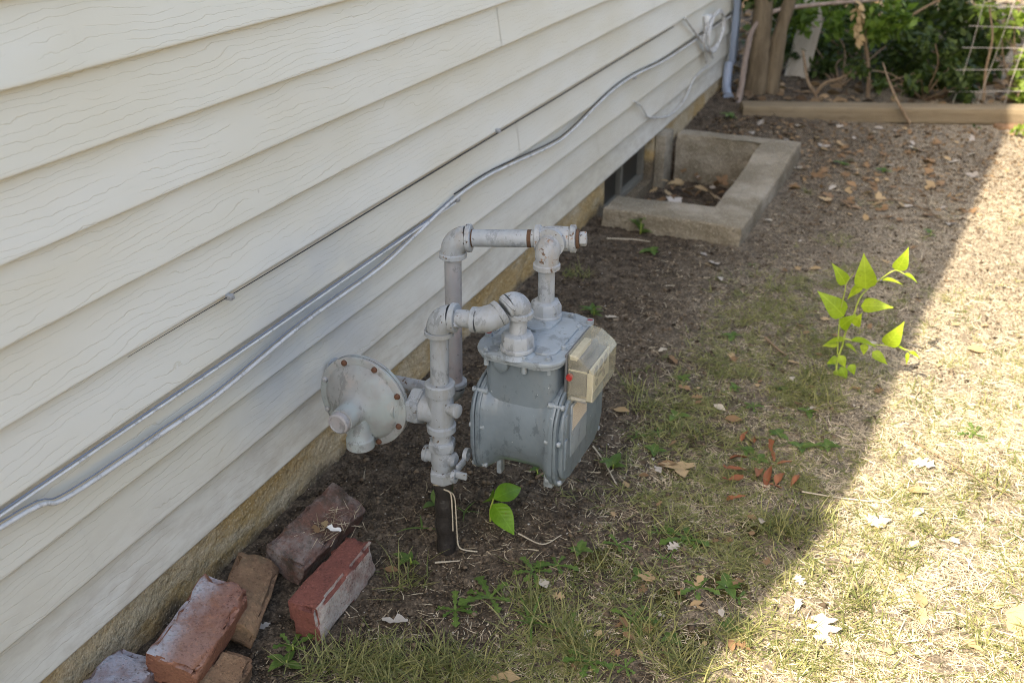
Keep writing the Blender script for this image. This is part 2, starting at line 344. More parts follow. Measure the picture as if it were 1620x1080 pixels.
# ---------------------------------------------------------------- object helpers
def tag(o, label=None, cat=None, group=None, kind=None):
    if label: o['label'] = label
    if cat: o['category'] = cat
    if group: o['group'] = group
    if kind: o['kind'] = kind
    return o
def empty(name, loc=(0, 0, 0), label=None, cat=None, group=None):
    o = bpy.data.objects.new(name, None); o.location = loc; o.empty_display_size = .05; col.objects.link(o)
    return tag(o, label, cat, group)
def wloc(o):
    v = Vector((0, 0, 0))
    while o is not None: v = v + o.location; o = o.parent
    return v
def mesh_obj(name, me, mat, parent=None, loc=None):
    o = bpy.data.objects.new(name, me)
    if mat is not None and not me.materials: me.materials.append(M[mat] if isinstance(mat, str) else mat)
    col.objects.link(o)
    if parent: o.parent = parent
    if loc is not None: o.location = loc
    return o
def part(name, bm, mat, parent=None, smooth=True, base=None, angle=40):
    """bm in world coordinates -> an object whose origin is its parent's place (or base)"""
    off = wloc(parent) if parent else Vector(base or (0, 0, 0))
    bmesh.ops.translate(bm, verts=bm.verts, vec=-off)
    bmesh.ops.recalc_face_normals(bm, faces=bm.faces)
    me = bpy.data.meshes.new(name); bm.to_mesh(me); bm.free()
    if smooth:
        me.polygons.foreach_set('use_smooth', [True]*len(me.polygons))
        me.set_sharp_from_angle(angle=rad(angle))
    return mesh_obj(name, me, mat, parent, None if parent else off)
def arr_obj(name, verts, quads, mat, parent=None, rn=None, smooth=False, attrname='rnd'):
    me = bpy.data.meshes.new(name); verts = np.asarray(verts, np.float32); quads = np.asarray(quads, np.int32)
    me.vertices.add(len(verts)); me.vertices.foreach_set('co', verts.ravel())
    k = quads.shape[1]; n = len(quads)
    me.loops.add(n*k); me.loops.foreach_set('vertex_index', quads.ravel())
    me.polygons.add(n); me.polygons.foreach_set('loop_start', np.arange(n, dtype=np.int32)*k)
    if smooth: me.polygons.foreach_set('use_smooth', np.ones(n, bool))
    if rn is not None:
        a = me.attributes.new(attrname, 'FLOAT', 'POINT'); a.data.foreach_set('value', np.asarray(rn, np.float32))
    me.update(calc_edges=True)
    return mesh_obj(name, me, mat, parent)
def frame(axis):
    a = Vector(axis).normalized(); r = Vector((0, 0, 1)) if abs(a.z) < .9 else Vector((1, 0, 0))
    u = a.cross(r).normalized(); return a, u, a.cross(u)
def lathe(bm, o, axis, prof, seg=28, rot=0.0, cap=True):
    """prof: [(t along axis, radius)]"""
    o = Vector(o); a, u, w = frame(axis); rings = []
    for t, r in prof:
        rings.append([bm.verts.new(o + a*t + (u*math.cos(rot+2*math.pi*i/seg) + w*math.sin(rot+2*math.pi*i/seg))*r) for i in range(seg)])
    for p, q in zip(rings, rings[1:]):
        for i in range(seg): bm.faces.new((p[i], p[(i+1) % seg], q[(i+1) % seg], q[i]))
    if cap:
        for r_ in (rings[0], rings[-1]):
            try: bm.faces.new(r_)
            except ValueError: pass
    return bm
def catmull(pts, n=8):
    pts = [Vector(p) for p in pts]; P_ = [pts[0]*2-pts[1]] + pts + [pts[-1]*2-pts[-2]]; out = []
    for i in range(1, len(P_)-2):
        for k in range(n):
            t = k/n; a, b, c, d = P_[i-1:i+3]
            out.append(.5*((2*b) + (c-a)*t + (2*a-5*b+4*c-d)*t*t + (3*b-a-3*c+d)*t**3))
    out.append(pts[-1]); return out
def sweep(bm, pts, radii, seg=16, cap=True):
    pts = [Vector(p) for p in pts]; n = len(pts)
    if not hasattr(radii, '__len__'): radii = [radii]*n
    tan = [(pts[min(i+1, n-1)]-pts[max(i-1, 0)]).normalized() for i in range(n)]
    a, u, w = frame(tan[0]); rings = []
    for i in range(n):
        if i: u = (tan[i-1].rotation_difference(tan[i])) @ u
        w = tan[i].cross(u)
        rings.append([bm.verts.new(pts[i] + (u*math.cos(2*math.pi*k/seg)+w*math.sin(2*math.pi*k/seg))*radii[i]) for k in range(seg)])
    for p, q in zip(rings, rings[1:]):
        for k in range(seg): bm.faces.new((p[k], p[(k+1) % seg], q[(k+1) % seg], q[k]))
    if cap: bm.faces.new(rings[0]); bm.faces.new(rings[-1])
    return bm
def box(bm, a, b, bev=0.0, seg=2, mat=None):
    a = Vector(a); b = Vector(b); g = bmesh.ops.create_cube(bm, size=1)
    vs_ = g['verts']; s = b-a
    for v in vs_: v.co = Vector((a.x+(v.co.x+.5)*s.x, a.y+(v.co.y+.5)*s.y, a.z+(v.co.z+.5)*s.z))
    if bev:
        es = list({e for v in vs_ for e in v.link_edges})
        r = bmesh.ops.bevel(bm, geom=es, offset=bev, segments=seg, affect='EDGES', profile=.5)
    return bm
def prism(bm, poly, axis, t0, t1, bev=0.0, seg=2):
    """poly: list of 2d points; axis 'x': (y,z), 'y': (x,z), 'z': (x,y)"""
    f = {'x': lambda p, t: (t, p[0], p[1]), 'y': lambda p, t: (p[0], t, p[1]), 'z': lambda p, t: (p[0], p[1], t)}[axis]
    A = [bm.verts.new(f(p, t0)) for p in poly]; B = [bm.verts.new(f(p, t1)) for p in poly]; n = len(poly); fs = []
    fa = bm.faces.new(A); fb = bm.faces.new(B)
    for i in range(n): bm.faces.new((A[i], A[(i+1) % n], B[(i+1) % n], B[i]))
    if bev: bmesh.ops.bevel(bm, geom=list(fa.edges)+list(fb.edges), offset=bev, segments=seg, affect='EDGES', profile=.5)
    return bm
def rrect(y0, y1, z0, z1, r, n=6, rs=None):
    rs = rs or [r]*4; out = []
    for (cx, cy, a0, rr) in ((y1-rs[0], z1-rs[0], 0, rs[0]), (y0+rs[1], z1-rs[1], 90, rs[1]), (y0+rs[2], z0+rs[2], 180, rs[2]), (y1-rs[3], z0+rs[3], 270, rs[3])):
        for k in range(n+1):
            a = rad(a0 + 90*k/n); out.append((cx+rr*math.cos(a), cy+rr*math.sin(a)))
    return out
B_ = bmesh.new

# ================================================================ GROUND
def build_ground():
    def axis(lo, hi, st, far):
        f = np.arange(lo, hi+st/2, st); g = st*1.35**np.arange(1, 40); c = np.cumsum(g); c = c[c < far]
        return np.concatenate([(lo-c)[::-1], f, hi+c])
    xs = axis(-.05, 2.75, .0125, 120); ys = axis(.7, 7.4, .0145, 160)
    X, Y = np.meshgrid(xs, ys); Z = gh(X, Y)
    near = sstep(-.4, 0, X)*sstep(3.4, 2.8, X)*sstep(.3, .7, Y)*sstep(8.4, 7.4, Y)
    r = fbm(X*38, Y*38, 3)-.44; Z = Z + near*(.018*r + .010*np.maximum(fbm(X*90+3, Y*90, 2)-.42, 0)*3)
    V = np.stack([X, Y, Z], -1).reshape(-1, 3); ny, nx = X.shape
    i = (np.arange(ny-1)[:, None]*nx + np.arange(nx-1)[None]).ravel(); Q = np.stack([i, i+1, i+nx+1, i+nx], 1)
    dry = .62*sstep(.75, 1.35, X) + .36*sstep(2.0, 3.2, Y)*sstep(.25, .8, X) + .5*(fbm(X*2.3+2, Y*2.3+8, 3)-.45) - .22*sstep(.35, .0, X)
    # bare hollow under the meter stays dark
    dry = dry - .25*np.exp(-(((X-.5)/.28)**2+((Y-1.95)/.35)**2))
    moss = np.zeros_like(X)
    for (u, v, s) in ((958, 882, .055), (925, 893, .04), (1100, 858, .05), (1190, 835, .05), (1095, 1020, .06), (1150, 930, .06), (1060, 950, .05), (1010, 1000, .05)):
        p = G(u, v); moss = np.maximum(moss, .85*np.exp(-(((X-p.x)/s)**2+((Y-p.y)/(s*1.2))**2)))
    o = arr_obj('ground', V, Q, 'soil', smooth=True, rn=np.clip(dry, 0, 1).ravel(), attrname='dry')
    a = o.data.attributes.new('moss', 'FLOAT', 'POINT'); a.data.foreach_set('value', moss.ravel().astype(np.float32))
    tag(o, kind='structure'); return o
build_ground()

# ================================================================ HOUSE
house = empty('house', (0, HY, 0), 'house wall with cream woodgrain lap siding above a stained concrete foundation', 'house')
Y0, Y1 = -0.95, 6.42
RAKE = [(-0.95, 0.45), (0.04, 2.57), (5.35, 4.54), (6.6, 3.55)]
def found():
    for (a, b, zt, zb) in ((Y0, 4.02, .16, -.4), (4.78, Y1-.02, .16, -.4), (4.02, 4.78, -.10, -.4)):
        bm = B_(); n = max(2, int((b-a)/.06)); xs_f = -.012
        # a slightly uneven cast face, made of vertical strips
        zs = np.linspace(zb, zt, 8); ysf = np.linspace(a, b, n+1); grid = []
        for y in ysf:
            grid.append([bm.verts.new((xs_f + .010*(float(fbm(y*5+3, z*9+1, 3))-.45), y, z)) for z in zs])
        for i in range(n):
            for k in range(len(zs)-1): bm.faces.new((grid[i][k], grid[i+1][k], grid[i+1][k+1], grid[i][k+1]))
        back = [[bm.verts.new((-.25, y, z)) for z in (zb, zt)] for y in (a, b)]
        bm.faces.new((back[0][0], back[0][1], back[1][1], back[1][0]))
        bm.faces.new([grid[0][k] for k in range(len(zs))] + [back[0][1], back[0][0]])
        bm.faces.new([grid[-1][k] for k in range(len(zs))][::-1] + [back[1][0], back[1][1]])
        bm.faces.new([grid[i][-1] for i in range(n+1)] + [back[1][1], back[0][1]])
        part('foundation', bm, 'foundation', house, angle=60)
found()
# body of the house behind the boards, and the roof whose edge throws the shade
bm = B_(); prism(bm, [(Y0, .14), (-.95, .45), (0.04, 2.5), (5.35, 4.45), (6.42, 3.6), (6.42, .14)], 'x', -6.0, -.045); part('wall_body', bm, 'trim', house, smooth=False)
bm = B_()
for (a, b) in zip(RAKE, RAKE[1:]):
    d = Vector((0, b[0]-a[0], b[1]-a[1])).normalized(); nrm = Vector((0, -d.z, d.y))
    p = [(a[0], a[1]), (b[0], b[1]), (b[0]+nrm.y*.14, b[1]+nrm.z*.14), (a[0]+nrm.y*.14, a[1]+nrm.z*.14)]
    prism(bm, p, 'x', -6.3, .31)
part('roof', bm, 'roof', house, smooth=False)

LAP = .1281; Z_LAP = .1225
def course(zb, zt, y0, y1, proud=0.0, seed=0):
    """one lap of the siding: sloping face, rolled lower edge, short return; slightly wavy along its length"""
    bm = B_(); n = max(2, int((y1-y0)/.09)); rows = []
    pr = [(-.019, zt+.012), (-.0185, zt+.001), (-.0012, zb+.009), (0, zb+.005), (-.0006, zb+.0015), (-.003, zb), (-.022, zb+.001)]
    for i in range(n+1):
        y = y0+(y1-y0)*i/n; w = .0022*(float(vnoise(y*1.3+seed*7.1, seed*3.3))-.5); q = .0016*(float(vnoise(y*2.1+seed*5, 40+seed))-.5)
        rows.append([bm.verts.new((x + proud + w*(1 if k > 1 else .3), y, z + q*(k > 1))) for k, (x, z) in enumerate(pr)])
    for a, b in zip(rows, rows[1:]):
        for k in range(len(pr)-1): bm.faces.new((a[k], b[k], b[k+1], a[k+1]))
    return bm
seams = [2.05, 3.9, .35, 3.05, 1.95, 4.6, 2.9, .6, 4.1, 1.98, 3.4, 5.2]
for k in range(12):
    zb = Z_LAP + LAP*k; zt = zb + LAP
    if k == 0: zb = .133
    s = seams[(k//2*2+k % 2) % len(seams)]
    cuts = [Y0, s, Y1-.05] if s - Y0 < 3.8 and Y1 - s < 4.5 else ([Y0, s-2.9, s, Y1-.05] if s-2.9 > Y0+.4 else [Y0, s, Y1-.05])
    for i, (a, b) in enumerate(zip(cuts, cuts[1:])):
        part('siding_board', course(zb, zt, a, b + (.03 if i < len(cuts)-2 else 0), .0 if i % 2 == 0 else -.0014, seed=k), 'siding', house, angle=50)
bm = B_()
for k in range(12, 34):
    zb = Z_LAP + LAP*k
    lo = np.interp(zb+LAP, [.45, 2.5, 4.45], [-.95, .04, 5.35]); hi = np.interp(zb+LAP, [3.6, 4.45], [6.42, 5.35])
    if hi - lo < .3: continue
    b2 = course(zb, zb+LAP, lo, hi, 0, k); me = bpy.data.meshes.new('tmp'); b2.to_mesh(me); b2.free(); bm.from_mesh(me); bpy.data.meshes.remove(me)
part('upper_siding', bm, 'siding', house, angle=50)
bm = B_(); prism(bm, [(-.05, Y1-.06), (.012, Y1-.06), (.012, Y1+.012), (-.05, Y1+.012)], 'z', .12, 3.55, .003); part('corner_trim', bm, 'trim', house, angle=30)
# downspout at the far corner, with its kicked-out shoe
bm = B_(); box(bm, (.016, 6.27, .20), (.056, 6.335, 3.5), .008); part('downspout', bm, 'downspout', house)
bm = B_(); sweep(bm, catmull([(.03, 6.24, .215), (.035, 6.20, .14), (.05, 6.14, .08), (.085, 6.05, .05)], 6), [.027]*18+[.033], 14); part('drain_elbow', bm, 'downspout', house)
bm = B_(); box(bm, (-.008, 4.80, -.22), (.045, 4.952, .128), .006); part('pilaster', bm, 'well', house, angle=40)
# basement window in the well
win = B_()
for (a, b, c, d) in ((4.02, 4.78, .105, .135), (4.02, 4.78, -.10, -.07), (4.02, 4.055, -.07, .105), (4.745, 4.78, -.07, .105), (4.40, 4.425, -.07, .105)):
    box(win, (-.10, a, c), (-.055, b, d), .002, 1)
w_ = part('window', win, 'frame_dark', house, smooth=False)
for (a, b) in ((4.055, 4.40), (4.425, 4.745)):
    bm = B_(); box(bm, (-.088, a, -.07), (-.082, b, .105)); part('pane', bm, 'glass', w_, smooth=False)

# ================================================================ WINDOW WELL
def uneven(bm, amp, fr, seed=0):
    for v in bm.verts:
        n = Vector((float(fbm(v.co.y*fr+seed, v.co.z*fr, 2))-.37, float(fbm(v.co.x*fr+seed+9, v.co.z*fr, 2))-.37, float(fbm(v.co.x*fr+seed+4, v.co.y*fr+5, 2))-.37)); v.co += n*amp
bm = B_(); x0, x1, y0, y1 = WELL; ix, iy0, iy1 = WELL_IN[1], WELL_IN[2], WELL_IN[3]
poly = [(x0-.03, y0), (x1-.01, y0-.01), (x1+.015, y1), (x0-.03, y1), (x0-.03, iy1), (ix, iy1), (ix-.005, iy0), (x0-.03, iy0)]
prism(bm, poly, 'z', -.3, .085, .012, 3)
bmesh.ops.subdivide_edges(bm, edges=[e for e in bm.edges if e.calc_length() > .25], cuts=8, use_grid_fill=True)
bmesh.ops.triangulate(bm, faces=bm.faces); uneven(bm, .012, 14)
for v in bm.verts:
    if v.co.y > 4.7 and v.co.z > 0: v.co.z += .02
ww = part('window_well', bm, 'well', None, base=(.37, 4.4, 0), angle=50)
tag(ww, 'rough concrete window well curb against the house foundation', 'window well')

# ================================================================ TIMBER, FENCE
tA, tB = Vector((.24, 5.735, 0)), Vector((2.75, 6.62, 0)); tdir = (tB-tA).normalized(); tn = Vector((-tdir.y, tdir.x, 0))
bm = B_(); L = (tB-tA).length; box(bm, (0, 0, 0), (L, .14, .088), .010, 2)
bmesh.ops.subdivide_edges(bm, edges=[e for e in bm.edges if e.calc_length() > .5], cuts=30); uneven(bm, .008, 9, 4)
tb = part('timber', bm, 'timber', None, angle=45)
tb.location = (tA.x, tA.y, -.004); tb.rotation_euler = (0, rad(-.3), math.atan2(tdir.y, tdir.x))
tag(tb, 'long weathered square timber lying in front of the wire fence', 'timber')

fA = tA + tn*.30 - tdir*.05; fen = empty('wire_fence', tuple(fA), 'galvanised wire mesh fence half hidden by vines behind the long timber', 'fence')
fl = Vector((.02, .03, .98))
def fpt(s, z): return fA + tdir*s + tn*(.03*math.sin(s*3.1)) + Vector((0.10*z, .1*z, z))
for k in range(11):
    s = 1.30 + k*.152
    bm = B_(); sweep(bm, [fpt(s+.012*math.sin(k*5+q), z) for q, z in enumerate((.02, .2, .4, .6, .8, .95))], .0021, 6); part('vertical_wire', bm, 'wire', fen)
for k in range(8):
    z = .13 + .118*k
    bm = B_(); sweep(bm, [fpt(s, z+.008*math.sin(s*4+k)) for s in np.linspace(1.26, 2.8, 20)], .0021, 6); part('horizontal_wire', bm, 'wire', fen)

# ================================================================ BOARD FENCE ADDED TO BLOCK LOW SKY LIGHT (unseen, right of the picture)
yard = empty('sky_block_fence', (4.3, 4.0, 0), 'added brown board fence out of view, blocking low sky light', 'fence')
me_ = None
for k in range(96):
    y = -3.0 + k*.152
    if me_ is None:
        bm = B_(); prism(bm, [(-.07, 0), (.07, 0), (.07, 1.86), (.045, 1.9), (-.045, 1.9), (-.07, 1.86)], 'x', -.009, .009); me_ = bpy.data.meshes.new('sky_block_board'); bmesh.ops.recalc_face_normals(bm, faces=bm.faces); bm.to_mesh(me_); bm.free()
    o = mesh_obj('sky_block_board', me_, 'bark', yard); o.location = (random.uniform(-.004, .004), y-4.0, random.uniform(-.02, .02))
for z in (.35, 1.55):
    bm = B_(); box(bm, (4.312, -3.1, z), (4.35, 11.6, z+.09)); part('sky_block_rail', bm, 'bark', yard, smooth=False)

# ================================================================ GAS METER SET
RX, RY = .4195, 1.633                                   # the riser out of the ground
gas = empty('gas_meter', (RX, RY, 0), 'grey gas meter with regulator, shutoff valve and pale painted pipes beside the house wall', 'gas meter')
PR = .0185
def hexnut(name, o, axis, h, r, mat, parent, rot=0.0, ch=.12):
    bm = B_(); lathe(bm, o, axis, [(0, r*(1-ch)), (h*.12, r), (h*.88, r), (h, r*(1-ch))], 6, rot); 
    bmesh.ops.bevel(bm, geom=list(bm.edges), offset=r*.05, segments=2, affect='EDGES')
    return part(name, bm, mat, parent, angle=28)
def pipe(a, b, r, mat='pipe', parent=gas, name='pipe'):
    a = Vector(a); b = Vector(b); n = 10
    bm = B_(); sweep(bm, [a.lerp(b, i/n) for i in range(n+1)], r, 28); return part(name, bm, mat, parent)
def elbow(P, A, Bp, r=.0265, rb=.030, ea=.040, eb=.040, mat='fitting', ra=None, rb2=None, name='elbow'):
    """a cast elbow at corner P with openings towards A and Bp, a rolled collar at each end"""
    P = Vector(P); da = (Vector(A)-P).normalized(); db = (Vector(Bp)-P).normalized()
    half = da.angle(db)/2; t = min(ea, eb)*.78; R = t*math.tan(half)
    pts = []; rr = []; ra = ra or r*1.16; rb2 = rb2 or r*1.16
    def ends(dr, e, rc): return [(P+dr*e, rc*.93), (P+dr*(e-.0015), rc), (P+dr*(e-.011), rc), (P+dr*(e-.0135), r*1.02)]
    for p, q in ends(da, ea, ra): pts.append(p); rr.append(q)
    a0 = P+da*t; b0 = P+db*t; bis = (da+db).normalized(); c = P + bis*(t/math.cos(half)); va = a0-c; vb = b0-c
    for i in range(11):
        s = i/10; v = va.slerp(vb, s); pts.append(c+v.normalized()*(va.length)); rr.append(r*(1+.05*math.sin(math.pi*s)))
    for p, q in ends(db, eb, rb2)[::-1]: pts.append(p); rr.append(q)
    ok = [(pts[0], rr[0])]
    for p, q in zip(pts[1:], rr[1:]):
        if (p-ok[-1][0]).length > 1e-4: ok.append((p, q))
    bm = B_(); sweep(bm, [p for p, _ in ok], [q for _, q in ok], 30); return part(name, bm, mat, gas, angle=32)
# --- buried riser
bm = B_(); zz = np.linspace(-.12, .205, 40); sweep(bm, [(RX+.0012*math.sin(z*60), RY, z) for z in zz], [.0212+.0012*math.sin(z*110)+.0012*vnoise(z*90, 2.) for z in zz], 24); part('riser_pipe', bm, 'black', gas)
# --- shutoff valve
sv = B_(); lathe(sv, (RX, RY, 0), (0, 0, 1), [(.222, .022), (.232, .024), (.255, .0275), (.275, .0245), (.292, .023)], 26)
lathe(sv, (RX-.046, RY, .258), (1, 0, 0), [(0, .010), (.001, .0185), (.010, .020), (.012, .0165), (.046, .019), (.075, .017), (.080, .012)], 24)
sv = part('shutoff_valve', sv, 'fitting', gas)
hexnut('hex_end', (RX, RY, .196), (0, 0, 1), .032, .0315, 'fitting', sv, .4)
hexnut('hex_end', (RX, RY, .278), (0, 0, 1), .026, .0315, 'fitting', sv, .3)
pipe((RX, RY, .296), (RX, RY, .335), .0215, 'rusty')
bm = B_(); hx = RX+.040
pl = [(-.042, .0), (-.038, .012), (-.022, .014), (0, .011), (.022, .014), (.038, .012), (.042, 0), (.038, -.012), (.022, -.014), (0, -.011), (-.022, -.014), (-.038, -.012)]
# lock wing: two eyes joined by a web
for sgn in (-1, 1):
    n = 16; ring = []
    for x in (hx, hx+.009):
        ring.append([[bm.verts.new((x, RY+sgn*.031+r*math.cos(2*math.pi*i/n), .248+.010*sgn+r*math.sin(2*math.pi*i/n))) for i in range(n)] for r in (.0065, .0150)])
    for i in range(n):
        j = (i+1) % n
        for x in (0, 1): bm.faces.new((ring[x][0][i], ring[x][0][j], ring[x][1][j], ring[x][1][i]))
        for r in (0, 1): bm.faces.new((ring[0][r][i], ring[0][r][j], ring[1][r][j], ring[1][r][i]))
box(bm, (hx+.0008, RY-.019, .239), (hx+.0082, RY+.019, .257), .002)
box(bm, (hx+.002, RY-.034, .236), (hx+.034, RY-.026, .252), .002)
part('lock_wing', bm, 'fitting', sv, angle=35)
# --- regulator valve body
bm = B_(); lathe(bm, (RX, RY, 0), (0, 0, 1), [(.327, .026), (.329, .032), (.343, .0325), (.346, .0275), (.356, .0285), (.378, .031), (.400, .0285), (.420, .0275), (.423, .0325), (.446, .0328), (.449, .0295), (.449, .019)], 30)
lathe(bm, (RX, RY, .377), (-1, 0, 0), [(.0, .030), (.034, .031), (.040, .034)], 26)
vb = part('regulator_body', bm, 'fitting', gas, angle=38)
bm = B_(); lathe(bm, (RX+.018, RY-.006, .392), (1, -.25, .1), [(0, .0135), (.020, .0135), (.021, .0155), (.031, .0155), (.033, .013)], 20); part('test_plug', bm, 'fitting', vb)
hexnut('union_nut', (RX-.040, RY, .377), (-1, 0, 0), .030, .043, 'fitting', vb, .52)
# --- regulator: diaphragm case facing along the wall
RC = Vector((.245, 1.602, .378))
bm = B_(); lathe(bm, RC, (0, -1, 0), [(-.062, .012), (-.060, .035), (-.050, .058), (-.034, .080), (-.016, .090), (-.013, .105), (-.010, .1085), (-.0022, .1085)], 56)
lathe(bm, RC, (-1, 0, 0), [(-.085, .022), (-.06, .024), (-.02, .03)], 20)
rg = part('regulator', bm, 'regulator', gas, angle=35)
bm = B_(); lathe(bm, RC, (0, -1, 0), [(-.0008, .106), (.0005, .1085), (.0055, .1085), (.0075, .106), (.0085, .092), (.0125, .0885), (.0215, .080), (.0295, .064), (.035, .047), (.042, .037), (.050, .031), (.064, .0285), (.093, .0265), (.094, .0225)], 56)
part('diaphragm_cover', bm, 'regulator', rg, angle=35)
bm = B_(); lathe(bm, RC+Vector((0, -.094, 0)), (0, -1, 0), [(0, .022), (.001, .0242), (.012, .0238), (.0145, .021), (.0150, .019), (.0128, .018)], 28); part('spring_cap', bm, 'pinkish', rg)
bm = B_(); lathe(bm, RC+Vector((.006, -.036, -.015)), (.02, -.02, -1), [(0, .024), (.03, .0255), (.052, .027), (.057, .0315), (.078, .0315), (.080, .029), (.080, .022), (.07, .021)], 28); part('vent', bm, 'regulator', rg)
for k in range(8):
    a = rad(22 + 45*k)
    p = RC + Vector((math.cos(a)*.0985, -.0075, math.sin(a)*.0985)); rusty = k in (0, 1, 2, 6, 7)
    bm = B_(); lathe(bm, p, (0, -1, 0), [(0, .0068), (.003, .0068), (.006, .0055), (.0072, .0028)], 12); part('bolt', bm, 'boltrust' if rusty else 'steel', rg)
# --- front riser, S-bend to the meter inlet
E1 = Vector((RX+.003, RY, .605)); E2 = Vector((.530, 1.646, .610)); E3 = Vector((.574, 1.700, .645)); IN = Vector((.575, 1.692, .515))
pipe((RX, RY, .446), (RX+.003, RY, .572), PR+.0015)
elbow(E1, E1-Vector((0, 0, 1)), E2, .0268, ea=.042, eb=.040)
pipe(E1.lerp(E2, .33), E1.lerp(E2, .70), PR)
elbow(E2, E1, E3, .0262, ea=.036, eb=.034, ra=.0268, rb2=.0275)
elbow(E3, E2, E3-Vector((0, 0, 1)), .0262, ea=.036, eb=.040, ra=.0235)
pipe(E3-Vector((0, 0, .036)), (IN.x, IN.y, .555), PR)
# --- outlet: nut, riser, street elbow, tee, top pipe, back riser into the wall
OUT = Vector((.570, 1.862, .515)); T = Vector((.574, 1.903, .703)); BE = Vector((.350, 1.846, .690)); tdv = (T-BE).normalized()
pipe((OUT.x, OUT.y, .555), (OUT.x, OUT.y, .655), PR)
EL = Vector((OUT.x, OUT.y, .694)); elbow(EL, EL-Vector((0, 0, 1)), T+Vector((0, .02, .002)), .0258, ea=.046, eb=.030, mat='rusty')
bm = B_(); lathe(bm, T-tdv*.045, tdv, [(0, .027), (.001, .0305), (.012, .0305), (.0145, .0268), (.045, .028), (.0755, .0268), (.078, .0305), (.089, .0305), (.090, .027)], 30)
lathe(bm, T, (0, -1, 0), [(0, .026), (.018, .027), (.020, .0315), (.030, .0315), (.031, .026)], 30)
te = part('tee', bm, 'rusty', gas, angle=35)
hexnut('plug', T+tdv*.052, tdv, .016, .0165, 'rusty', te, .3)
bm = B_(); lathe(bm, T+tdv*.044, tdv, [(0, .0215), (.008, .0215)], 24); part('thread', bm, 'rust', te)
pipe(BE+tdv*.03, T-tdv*.03, PR+.0008, 'pipe')
for (o_, ax_) in ((T-tdv*.062, tdv), (BE+tdv*.038, tdv)):
    bm = B_(); lathe(bm, o_, ax_, [(0, .0197), (.009, .0199)], 24); part('thread', bm, 'rust', gas)
elbow(BE, T, BE-Vector((0.0, 0, 1)), .0272, ea=.044, eb=.046, mat='rusty')
BB = Vector((.346, 1.842, .288))
pipe(BE-Vector((0, 0, .03)), BB+Vector((0, 0, .03)), PR+.001, 'pinkish')
elbow(BB, BB+Vector((0, 0, 1)), BB-Vector((1, 0, 0)), .0262)
pipe(BB-Vector((.03, 0, 0)), (-.03, 1.842, .278), PR+.0005, 'rusty')
bm = B_(); lathe(bm, (.001, 1.842, .278), (1, 0, 0), [(0, .034), (.003, .034), (.006, .027), (.006, .02)], 26); part('wall_collar', bm, 'fitting', gas)
# --- meter: neck, drum, two side covers, top cover, index
MX0, MX1 = .497, .668
mb = B_()
prism(mb, rrect(MX0+.004, MX1-.004, 1.677, 1.897, .026), 'z', .385, .514, 0)
sec = [(1.681, .414), (1.674, .402), (1.667, .380), (1.664, .355), (1.664, .325), (1.669, .295), (1.682, .265), (1.704, .242), (1.735, .228), (1.787, .223)]
sec = sec + [(3.574-y, z) for y, z in sec[::-1][1:]] + [(1.787, .416)]
flo = rrect(1.652, 1.934, .220, .444, .06, 8, [.075, .075, .055, .055])
def rfun(poly, th):
    c = (1.793, .330); best = 0; dx, dy = math.cos(th), math.sin(th)
    for (a, b) in zip(poly, poly[1:]+poly[:1]):
        ex, ey = b[0]-a[0], b[1]-a[1]; den = dx*ey-dy*ex
        if abs(den) < 1e-9: continue
        tt = ((a[0]-c[0])*ey-(a[1]-c[1])*ex)/den; uu = ((a[0]-c[0])*dy-(a[1]-c[1])*dx)/den
        if tt > 0 and -1e-6 <= uu <= 1+1e-6: best = max(best, tt)
    return best
NS = 72; ths = [2*math.pi*i/NS for i in range(NS)]; rf = [rfun(flo, t_) for t_ in ths]; rs_ = [min(rfun(sec, t_), rfun(flo, t_)*.985) for t_ in ths]; prev = None
for (xx, k) in ((MX0+.002, .99), (MX0+.010, .97), (MX0+.018, .72), (MX0+.028, .30), (MX0+.042, .06), (MX0+.07, 0), (MX1-.07, 0), (MX1-.042, .06), (MX1-.028, .30), (MX1-.018, .72), (MX1-.010, .97), (MX1-.002, .99)):
    ring = [mb.verts.new((xx, 1.793+math.cos(t_)*(a*k+b*(1-k)), .330+math.sin(t_)*(a*k+b*(1-k)))) for t_, a, b in zip(ths, rf, rs_)]
    if prev:
        for i in range(NS): mb.faces.new((prev[i], prev[(i+1) % NS], ring[(i+1) % NS], ring[i]))
    else: mb.faces.new(ring)
    prev = ring
mb.faces.new(prev)
body = part('meter_body', mb, 'meter', gas, angle=30)
